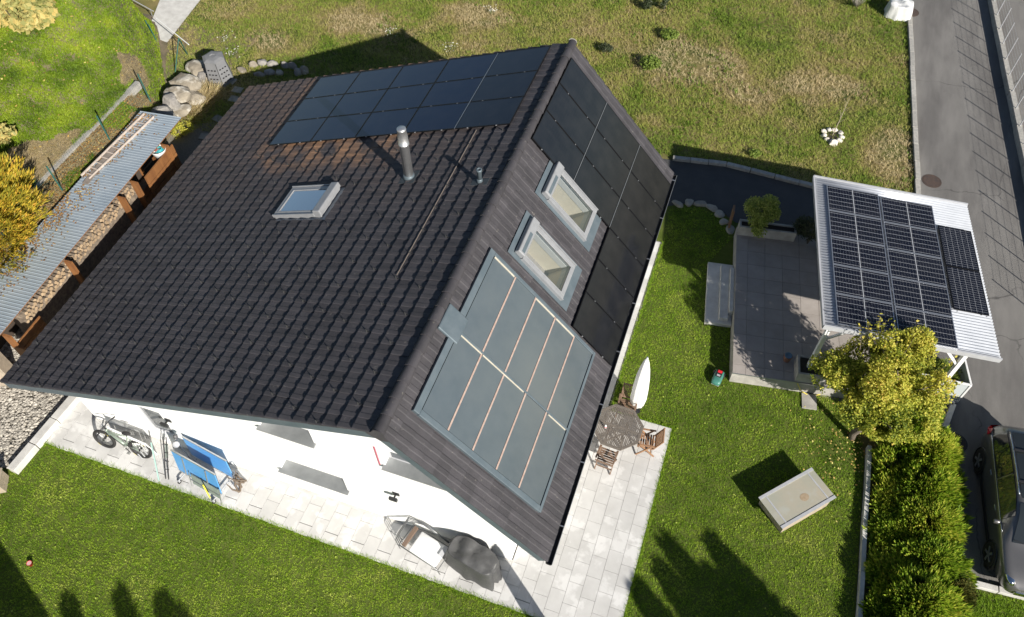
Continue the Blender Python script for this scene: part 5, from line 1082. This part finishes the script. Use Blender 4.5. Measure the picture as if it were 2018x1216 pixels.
# ------------------------------------------------------------ white kerb, gravel, small things
stones('white_kerb', 'white concrete kerb between gravel and paving at the house corner', 'kerb', (-11.40, .98), (-11.58, -1.62), 3, .26, .26, m_concl, 'kerb_block', wob=.003)
q = g(62, 1113); ct = thing('red_cup', 'red plastic cup standing on the front lawn', 'cup', (q.x, q.y, 0)); MB().lathe([(.05, 0), (.065, .13), (.07, .13), (.06, .125), (.05, .02), (.001, .02)], 18).build('cup', M('red_plastic', (.55, .02, .03), .4), ct, True); MB().lathe([(.001, .122), (.06, .124)], 18).build('lid', M('pink_lid', (.6, .35, .33), .5), ct)
q = g(8, 968); tk = thing('wooden_trough', 'corner of a pale wooden box at the lawn edge near the gravel', 'box', (q.x - .38, q.y, 0), .55); MB().box((0, 0, .22), (.8, .5, .44)).build('box', m_larch, tk, bevel=.01); MB().box((0, 0, .455), (.86, .56, .03)).build('lid', m_larch, tk)
# ------------------------------------------------------------ bank on the far left
nx, ny = 60, 110; Yy = np.linspace(-14, 18.5, ny); X = np.concatenate([[-15.39, -15.40], np.linspace(-15.5, -30, nx - 2)]); gx_, gy_ = np.meshgrid(X, Yy)
V = np.stack([gx_, gy_, bankz(gx_, gy_)], -1); V[:, 0, 2] = -.06; V = V.reshape(-1, 3); i, j = np.meshgrid(np.arange(ny - 1), np.arange(nx - 1), indexing='ij'); i, j = i.ravel(), j.ravel(); F = np.stack([i * nx + j, (i + 1) * nx + j, (i + 1) * nx + j + 1, i * nx + j + 1], 1)
m_bank = M('bank_soil', (.10, .085, .05), .95, c2=(.20, .155, .10), vs=2.2, bump=1, bs=20)
o = link('grassy_bank', npmesh('grassy_bank', V, F, m_bank, smooth=True), None); o['kind'] = 'structure'
# ------------------------------------------------------------ grass
def tufts(name, P, blades, L, Wd, lean, mat, tn, zfun=None):
    n = len(P); Pb = np.repeat(P, blades, 0); m_ = len(Pb); a = rng.uniform(0, 2 * math.pi, m_); le = rng.uniform(*lean, m_); ln = L * rng.uniform(.55, 1.3, m_)
    D = np.stack([np.cos(a) * np.sin(le), np.sin(a) * np.sin(le), np.cos(le)], 1); a2 = a + math.pi / 2 + rng.normal(0, .5, m_); S = np.stack([np.cos(a2), np.sin(a2), np.zeros(m_)], 1) * (Wd * rng.uniform(.6, 1.3, m_))[:, None] / 2
    Pb = Pb + np.stack([rng.normal(0, L * .25, m_), rng.normal(0, L * .25, m_), np.zeros(m_)], 1)
    V = np.stack([Pb - S, Pb + S, Pb + D * ln[:, None]], 1).reshape(-1, 3); F = np.arange(m_ * 3).reshape(m_, 3)
    t = np.clip(np.repeat(tn, blades) + rng.normal(0, .12, m_), 0, 1); o = link(name, npmesh(name, V, F, mat, {'tone': t}), None); o['kind'] = 'stuff'; return o
m_turf = leafmat('turf_blade', [(0, (.06, .12, .009)), (.4, (.20, .34, .02)), (.75, (.36, .50, .04)), (1, (.55, .60, .13))], rough=.6, tl=.45)
m_wild = leafmat('meadow_blade', [(0, (.11, .20, .02)), (.3, (.27, .36, .05)), (.55, (.43, .42, .115)), (.75, (.46, .36, .18)), (1, (.66, .55, .33))], rough=.7, tl=.4)
LAWN = [(-11.75, -.60), (3.70, -.60), (3.70, -3.3), (5.66, -3.3), (5.60, 5.78), (3.76, 5.70), (3.76, 12.6), (3.6, 14.25), (4.6, 14.6), (5.5, 14.3), (5.95, 13.6), (5.35, 12.2), (5.75, 9.7), (6.5, 9.8), (6.82, 7.78), (10.3, 8.4), (10.83, 6.8), (10.95, 2), (11.05, -5), (-16, -6.2), (-16, -1.5), (-11.75, -1.7)]
def scatter(poly, n, x0, x1, y0, y1):
    P = np.stack([rng.uniform(x0, x1, n), rng.uniform(y0, y1, n), np.zeros(n)], 1); return P[inpoly(P, poly)]
P = scatter(LAWN, 330000, -14, 11.1, -5.2, 14.6)
P = P[~((P[:, 1] < -4.9) & (P[:, 0] > -3))]
arc = [g(u, v) for u, v in ((113, 992), (118, 1012), (127, 1036), (141, 1056), (158, 1072), (180, 1087), (209, 1101))]   # worn curved line in the front lawn
dmin = np.full(len(P), 9.0)
for a_, c_ in zip(arc, arc[1:]):
    A_, B2 = np.array(a_[:2]), np.array(c_[:2]); d_ = B2 - A_; t_ = np.clip(((P[:, :2] - A_) @ d_) / (d_ @ d_), 0, 1); dmin = np.minimum(dmin, np.linalg.norm(P[:, :2] - A_ - t_[:, None] * d_, axis=1))
P = P[(dmin > .025) | (rng.random(len(P)) < .15)]
t = .15 + .75 * fbm(P, .6, 3) + .7 * (fbm(P, 5.0, 8) - .5) + .35 * (fbm(P, 1.7, 12) - .5); P = P[rng.random(len(P)) < .55 + .5 * fbm(P, 3.3, 2)] if False else P
tufts('lawn_grass', P, 3, .048, .014, (.35, 1.25), m_turf, t[:len(P)])
k = rng.integers(0, len(P), 500); Q = P[k] + [0, 0, .035]; V, F = leaf_quads(Q, unit(rng.normal(0, .3, Q.shape) + [0, 0, 1]), .05, .045); o = link('clover_leaves', npmesh('clover_leaves', V, F, m_turf, {'tone': np.full(len(Q), .97)})); o['kind'] = 'stuff'
P = scatter([(13.2, -.5), (20, -.5), (20, 3.85), (14.9, 3.82), (13.35, 3.65)], 26000, 13, 20, -.5, 4); tufts('verge_grass', P, 4, .075, .016, (.3, 1.2), m_turf, .25 + .5 * fbm(P, .8, 5))
P2 = scatter(LAWN, 5200, -14, 11.1, -5.2, 14.6); P2 = P2[fbm(P2, 1.1, 40) > .56]; tufts('lawn_weeds', P2, 6, .075, .03, (.7, 1.4), m_turf, np.full(len(P2), .22))
# grass creeping over the paving edge
E1 = np.stack([rng.uniform(-11.5, 3.8, 2600), -.575 + rng.normal(0, .03, 2600), np.full(2600, .012)], 1); E2 = np.stack([5.60 + rng.normal(0, .03, 1100), rng.uniform(-.5, 5.8, 1100), np.full(1100, .012)], 1); E3 = np.stack([rng.uniform(3.75, 5.6, 300), 5.74 + rng.normal(0, .02, 300), np.full(300, .012)], 1); E4 = np.stack([3.74 + rng.normal(0, .02, 900), rng.uniform(5.7, 12.6, 900), np.full(900, .012)], 1)
P = np.vstack([E1, E2, E3, E4]); tufts('edge_grass', P, 4, .075, .014, (.3, 1.2), m_turf, .3 + .4 * rng.random(len(P)))
MEAD = [(-18.2, 15.8), (-16.2, 12.5), (-12.5, 12.6), (-12, 14), (-3, 14.2), (-2.2, 16.3), (3.1, 16.85), (5.1, 17.14), (8.2, 16.98), (11.68, 17.55), (10.8, 28.9), (10.0, 36), (-27, 36), (-27, 19.5), (-21.3, 19.4), (-21.1, 19.6), (-22.6, 30), (-20.2, 30), (-19.25, 20.2), (-18.85, 16.9)]
P = scatter(MEAD, 200000, -27, 11.8, 12.4, 33)
P = P[rng.random(len(P)) < np.clip(1.25 - (P[:, 1] - 14) / 40, .3, 1)]
f1, f2 = fbm(P, .28, 4), fbm(P, 1.3, 9)
bare = np.exp(-(((P[:, 0] - 2.7) / 1.7) ** 2 + ((P[:, 1] - 22.6) / 1.2) ** 2)) + .8 * np.exp(-(((P[:, 0] - 10.9) / .8) ** 2 + ((P[:, 1] - 19.6) / 1.3) ** 2))
for u_, v_, r_x, r_y in ((540, 85, 1.3, .9), (700, 45, 1.6, .8), (1640, 170, 1.5, .9), (950, 30, 1.2, .8), (1470, 190, .9, .7)):
    q_ = g(u_, v_); bare = bare + .55 * np.exp(-(((P[:, 0] - q_.x) / r_x) ** 2 + ((P[:, 1] - q_.y) / r_y) ** 2))
t = np.clip(-.06 + .75 * f1 + .75 * (f2 - .4) + 1.5 * bare, 0, 1)
keep = rng.random(len(P)) > .75 * np.clip(bare, 0, 1); P, t = P[keep], t[keep]
tufts('meadow_grass', P, 4, .12, .018, (.35, 1.35), m_wild, t)
k = rng.integers(0, len(P), 2600); tufts('straw', P[k], 3, .34, .010, (1.2, 1.5), m_wild, np.full(2600, .93))
# rank green weeds in the meadow
k = rng.integers(0, len(P), 26000); Q = P[k]; sel = fbm(Q, .75, 33) > .60; tufts('weeds', Q[sel], 5, .13, .035, (.3, 1.2), m_wild, np.full(sel.sum(), .10))
# bank: fine green carpet with bare twiggy patches near the foot
n = 230000; x = rng.uniform(-24.5, -15.45, n); y = rng.uniform(3, 18.0, n); zb_ = bankz(x, y); ok = (zb_ > .08) & ~((x > -15.6) & (y > 12)); x, y, zb_ = x[ok], y[ok], zb_[ok]; P = np.stack([x, y, zb_], 1); d = -16.6 - x
gr = fbm(P, .65, 14) + .16 * np.clip(d - 1.0, -.5, 1.2) - .12 * (d < 0); green = gr > .36
tufts('bank_grass', P[green], 3, .085, .026, (.2, 1.2), leafmat('bank_blade', [(0, (.06, .12, .01)), (.5, (.22, .33, .02)), (1, (.42, .48, .045))], tl=.4), -.1 + 1.1 * fbm(P[green], 1.6, 6))
Q = P[~green][:26000]; tufts('bank_twigs', Q, 2, .16, .010, (1.1, 1.55), m_wild, np.full(len(Q), .86))
# leaf litter
m_litter = leafmat('fallen_leaf', [(0, (.10, .06, .03)), (.4, (.25, .13, .05)), (.75, (.45, .30, .09)), (1, (.55, .48, .16))], tl=.1)
def litter(name, P, size, tn=None):
    V, F = leaf_quads(P + [0, 0, .012], unit(rng.normal(0, .25, P.shape) + [0, 0, 1]), size, size * .7, .1); o = link(name, npmesh(name, V, F, m_litter, {'tone': rng.random(len(P)) if tn is None else tn}), None); o['kind'] = 'stuff'
n = 3400; lx0, ly0 = rng.uniform(-16.6, -15.45, n), rng.uniform(1.5, 13, n); litter('fence_leaf_litter', np.stack([lx0, ly0, bankz(lx0, ly0) + .03], 1), .085, np.clip(rng.normal(.38, .2, n), 0, 1))
n = 1500; lx = rng.uniform(.1, 8.5, n); ly = -1.7 + np.abs(rng.normal(0, .42, n)); ly = np.minimum(ly, -.05); ca, sa = math.cos(sang), math.sin(sang)
keep = fbm(np.stack([lx, ly, lx * 0], 1), 1.3, 3) > .38; lx, ly = lx[keep], ly[keep]; litter('roof_leaf_litter', np.stack([SA[0] + lx * ca - ly * sa, SA[1] + lx * sa + ly * ca, sz(ly) + .012], 1), .075, np.clip(rng.normal(.42, .18, len(lx)), 0, 1))
c = g(1700, 905); n = 260; litter('lawn_leaf_litter', np.stack([c.x - .4 + rng.normal(0, .75, n), c.y + .3 + rng.normal(0, .8, n), np.full(n, .04)], 1)[:n], .065, np.clip(rng.normal(.82, .15, n), 0, 1))
n = 420; x = rng.uniform(-24, -16.9, n); y = rng.uniform(4, 15.0, n); litter('bank_leaf_litter', np.stack([x, y, bankz(x, y) + .05], 1), .10, np.clip(rng.normal(.75, .2, n), 0, 1))
# gravel
b0 = MB(); ico = bmesh.new(); bmesh.ops.create_icosphere(ico, subdivisions=1, radius=1); iv = np.array([v.co[:] for v in ico.verts]); fi = np.array([[v.index for v in f.verts] for f in ico.faces]); ico.free()
def pebbles(name, P, r, mat):
    n = len(P); s = r * rng.uniform(.5, 1.4, (n, 1, 1)) * rng.uniform(.6, 1.2, (n, 1, 3)) * np.array([1, 1, .7]); a = rng.uniform(0, 6.28, n); c_, s_ = np.cos(a), np.sin(a); v = iv[None] * s; v = v * (1 + .25 * rng.normal(size=v.shape) * .5)
    w = v.copy(); w[..., 0] = v[..., 0] * c_[:, None] - v[..., 1] * s_[:, None]; w[..., 1] = v[..., 0] * s_[:, None] + v[..., 1] * c_[:, None]; V = (w + P[:, None]).reshape(-1, 3); F = (fi[None] + (np.arange(n) * len(iv))[:, None, None]).reshape(-1, 3)
    o = link(name, npmesh(name, V, F, mat), None); o['kind'] = 'stuff'
m_peb = M('gravel_stone', (.30, .275, .235), .85, c2=(.40, .37, .32), vs=4, island=.4, spec=.3)
GRV = [(-15.5, -1.5), (-11.78, -1.55), (-11.70, 1.0), (-11.5, 3), (-14.4, 3), (-15.5, 1)]
P = scatter(GRV, 9500, -15.5, -11, -1.6, 3); P[:, 2] = .015 + .02 * rng.random(len(P)); pebbles('gravel', P, .045, m_peb)
P = scatter([(-13.9, 3), (-11.4, 3), (-11.4, 12.4), (-13.9, 12)], 4500, -14, -11.3, 3, 12.4); P[:, 2] = .015; pebbles('side_gravel', P, .05, m_peb)
# ------------------------------------------------------------ dry ornamental grass and plants behind the shed
for i, (u, v, lab) in enumerate(((392, 200, 'clump of dry straw coloured grass beside the boulders'), (372, 222, 'second dry grass clump nearer the woodshed'), (412, 188, 'dry grass clump below the compost bin'))):
    q = g(u, v); n = 900; a = rng.uniform(0, 6.28, n); r = np.abs(rng.normal(0, .28, n)); P = np.stack([r * np.cos(a), r * np.sin(a), np.zeros(n)], 1); D = unit(np.stack([np.cos(a), np.sin(a), np.full(n, .9)], 1) + rng.normal(0, .3, (n, 3)))
    t = thing('dry_grass_clump', lab, 'grass clump', (q.x, q.y, 0)); V, F = spray_quads(P, D, .5, .014); link('blades', npmesh('blades', V, F, m_wild, {'tone': np.clip(rng.normal(.85, .12, n), 0, 1)}), None, t)
q = g(352, 258, .3); shrub((q.x, q.y, 0), [(0, 0, .35, .35, .35, .3), (.2, .3, .3, .3, .3, .25)], 1500, m_yellow, .06, 'small yellowing plant at the corner of the woodshed', 12, tn=.62)
q = g(282, 132); shrub((q.x, q.y, 0), [(0, 0, .4, .5, .45, .35), (.4, -.3, .3, .4, .4, .3)], 3000, m_shrub, .06, 'green bramble at the upper end of the fence', 13, tn=.3)
# broad-leaved shrubs overhanging the bank and the golden conifer
bs_ = thing('broad_leaved_shrub', 'broad leaved yellow green shrub on top of the bank', 'shrub', (-20.9, 12.6, 3.3)); mb = MB()
for i in range(6): trunk(mb, (0, 0, -.6), (random.uniform(-1, 1.2), random.uniform(-1, 1), 1.2), .04, .012, .3, 5, i)
mb.build('stems', m_bark, bs_); P, D = blob_points([(0, 0, 1.0, 1.5, 1.3, .7), (1.0, -.3, .9, .9, .9, .55), (-.6, 1.0, 1.2, 1.2, 1.0, .7), (.2, 1.6, .8, 1.0, .8, .6)], 5200, .5, .40, 1.6, 6); V, F = leaf_quads(P, unit(D * .3 + rng.normal(0, .4, P.shape) + [.2, -.2, .8]), .22, .17, .12); link('crown', npmesh('crown', V, F, m_big, {'tone': tone(P, .5, 1.0, 3)}), None, bs_)
q = g(6, 262, 2.9); shrub((q.x - .2, q.y, float(bankz(np.array([q.x - .2]), np.array([q.y]))[0])), [(0, 0, .35, .55, .45, .35)], 420, m_big, .2, 'small broad leaved shrub low on the bank', 15)
gc_ = thuja(-16.05, 3.9, 3.0, 1.6, 2.0, 'golden yellow conifer leaning over the woodshed roof', 51, 60000, m_gold, (.20, .035), None, 'golden_conifer', 'tree', .62, (.58, .2)); gc_.location.z = 1.7
# ------------------------------------------------------------ meadow odds and ends
def weed(u, v, r, h, n, lab, mat=m_shrub, tn=.25, size=.09, cat='plant', nm='meadow_plant'):
    q = g(u, v); return shrub((q.x, q.y, 0), [(0, 0, h * .6, r, r, h * .5), (r * .5, r * .3, h * .5, r * .7, r * .7, h * .4)], n, mat, size, lab, int(u), nm, .35, tn, cat)
weed(1192, 103, .28, .35, 700, 'dark green leafy plant near the ridge end', m_darkleaf, .7); weed(1278, 135, .42, .5, 1300, 'large thistle like plant by the bare earth patch'); weed(1316, 76, .38, .4, 1100, 'bright green weed beside the long shadow'); weed(1308, 20, .22, .7, 500, 'tall weed stem at the top of the meadow', m_darkleaf, .6); weed(1272, 20, .22, .6, 500, 'dark upright weed next to the tall stem', m_darkleaf, .6)
weed(1485, 306, .22, .2, 300, 'small green plant in the meadow by the carport shadow')
m_pet = M('white_petal', (.72, .70, .62), .7)
for u, v, lab in ((771, 68, 'white flowering yarrow at the tip of the roof shadow'), (446, 82, 'white flower clump beyond the compost bin'), (887, 100, 'white flower clump behind the solar panels'), (970, 28, 'white flower cluster in the open meadow'), (460, 113, 'white flowers next to the compost bin')):
    q = g(u, v); t = thing('white_flower_clump', lab, 'flowers', (q.x, q.y, 0)); P = rng.normal(0, .17, (26, 3)) * [1, 1, .3] + [0, 0, .22]; V, F = leaf_quads(P, unit(rng.normal(0, .3, P.shape) + [0, 0, 1]), .055, .045); link('blossoms', npmesh('blossoms', V, F, m_pet), None, t)
    b = MB()
    for p_ in P[:20]: b.tube([(p_[0] * .5, p_[1] * .5, 0), p_], .004, 4, False)
    b.build('stems', M('green_stem', (.10, .13, .04), .8), t)
q = g(1640, 268); sp_ = thing('stone_ring', 'ring of pale stones around a bare sapling in the meadow', 'stones', (q.x, q.y, 0)); m_ws = M('white_limestone', (.60, .56, .50), .85, c2=(.48, .44, .39), vs=8, bump=.5, bs=30)
for i in range(9):
    a = i * 2 * math.pi / 9; R_ = .34; stone('ring_stone', (R_ * math.cos(a), R_ * math.sin(a), .03), .13, .11, .11, m_ws, sp_, i + 60)
stone('large_stone', (.08, -.42, .05), .24, .18, .17, m_ws, sp_, 77); MB().lathe([(.25, .0), (.2, .03), (.001, .04)], 12).build('soil', bpy.data.materials['dark_soil'], sp_)
sg = thing('bare_sapling', 'thin bare sapling standing inside the stone ring', 'sapling', (q.x, q.y, .02)); b = MB(); b.tube([(0, 0, 0), (.05, .05, .9), (.08, .1, 1.7)], [.018, .013, .006], 6)
for k in range(6): z_ = .6 + .18 * k; a = k * 2.1; b.tube([(.05, .06, z_), (.05 + .2 * math.cos(a), .06 + .2 * math.sin(a), z_ + .25)], [.007, .003], 4)
b.build('stem', M('pale_twig', (.36, .30, .22), .8), sg)
q = g(1768, 30); sk = thing('white_sack', 'crumpled white sack at the corner of the driveway kerb', 'sack', (q.x, q.y, 0)); draped('sack', 1.0, .8, .62, m_whitep, 11, n=40, m=20).build('bag', M('white_plastic_sheet', (.66, .66, .65), .5, c2=(.55, .55, .54), vs=6, bump=.8, bs=8), sk, True)
q = g(1686, 14); b = MB(); db = thing('dead_shrub', 'grey leafless shrub at the top edge of the meadow', 'shrub', (q.x, q.y, 0))
for k in range(60):
    a = rng.uniform(0, 6.28); e_ = rng.uniform(.2, 1.0); d = np.array([math.cos(a) * e_, math.sin(a) * e_, 1]) * .55; p1 = d * rng.uniform(.6, 1.2); p2 = p1 + d * .4 + rng.normal(0, .08, 3); b.tube([(0, 0, 0), p1, p2], [.009, .006, .002], 4)
b.build('twigs', M('grey_twig', (.33, .30, .26), .9), db)
q = g(1738, -14); sh = thing('garden_trailer', 'dark flat trailer bed at the top edge of the meadow', 'trailer', (q.x, q.y + .3, 0), .3); MB().box((0, 0, .5), (1.7, 1.0, .08)).build('bed', m_dark, sh); MB().bar((-.8, -.4, .5), (-1.9, -.7, .35), .05, .05).build('drawbar', m_alu, sh)
for x in (-.5, .5): MB().tube([(x, -.5, .22), (x, -.4, .22)], .22, 16).build('wheel', m_rubber, sh)
# ------------------------------------------------------------ neighbours outside the picture that cast the shadows on the lawns
nh = thing('neighbour_house', 'white neighbouring house south of the front lawn', 'house', (-4.0, -12.4, 0), math.radians(-24.5)); MB().span((-5.5, -3.2, 0), (4.6, 3.2, 4.2)).build('wall', m_wall, nh)
MB().add([(-5.9, -3.6, 4.25), (5.0, -3.6, 4.25), (5.0, 3.6, 4.25), (-5.9, 3.6, 4.25), (-5.9, 0, 5.6), (5.0, 0, 5.6)], [(0, 1, 5, 4), (2, 3, 4, 5), (1, 2, 5), (3, 0, 4), (3, 2, 1, 0)]).build('roof', m_tile, nh)
def spruce(x, y, h, r, lab, seed, grp): 
    t = thing('spruce', lab, 'tree', (x, y, 0), 0, grp); mb = MB(); trunk(mb, (0, 0, 0), (0, 0, h), .13, .01, .02, 6, seed); mb.build('trunk', m_bark, t, True)
    n = 9000; u = rng.random(n) ** 1.5; a = rng.uniform(0, 6.28, n); tier = np.abs(np.sin(u * 26 + .7 * np.sin(3 * a))); rr_ = r * (1 - u) * (.45 + .55 * tier) * np.sqrt(rng.random(n)) * (.8 + .4 * vnoise(np.stack([np.cos(a) * 2, np.sin(a) * 2, u * 6], 1) + seed, 1.5)); P = np.stack([np.cos(a) * rr_, np.sin(a) * rr_, h * (.06 + .94 * u) - .25 * rr_], 1)
    D = unit(np.stack([np.cos(a), np.sin(a), -.1 + .5 * u], 1) + rng.normal(0, .25, (n, 3))); V, F = spray_quads(P, D, .26, .06); link('crown', npmesh('crown', V, F, m_darkleaf, {'tone': rng.uniform(.2, .8, n)}), None, t)
hs = (1.443, -1.148)
for i, (u, v, h, r) in enumerate(((135, 1188, 5.0, .75), (238, 1172, 5.4, .8), (318, 1180, 5.0, .9), (350, 1206, 4.6, .9), (1312, 1066, 5.6, .8), (1398, 1062, 5.6, 1.7), (1470, 1165, 5.0, 1.5), (1300, 1118, 5.0, 2.2), (1390, 1125, 5.2, 1.9), (1345, 1105, 4.8, 2.0), (1250, 1150, 5.0, 1.6), (1425, 1130, 5.0, 1.5))):
    q = g(u, v); spruce(q.x + hs[0] * h, q.y + hs[1] * h, h, r, 'dark spruce standing south of the lawns outside the view', i + 80, 'spruces south of the garden')
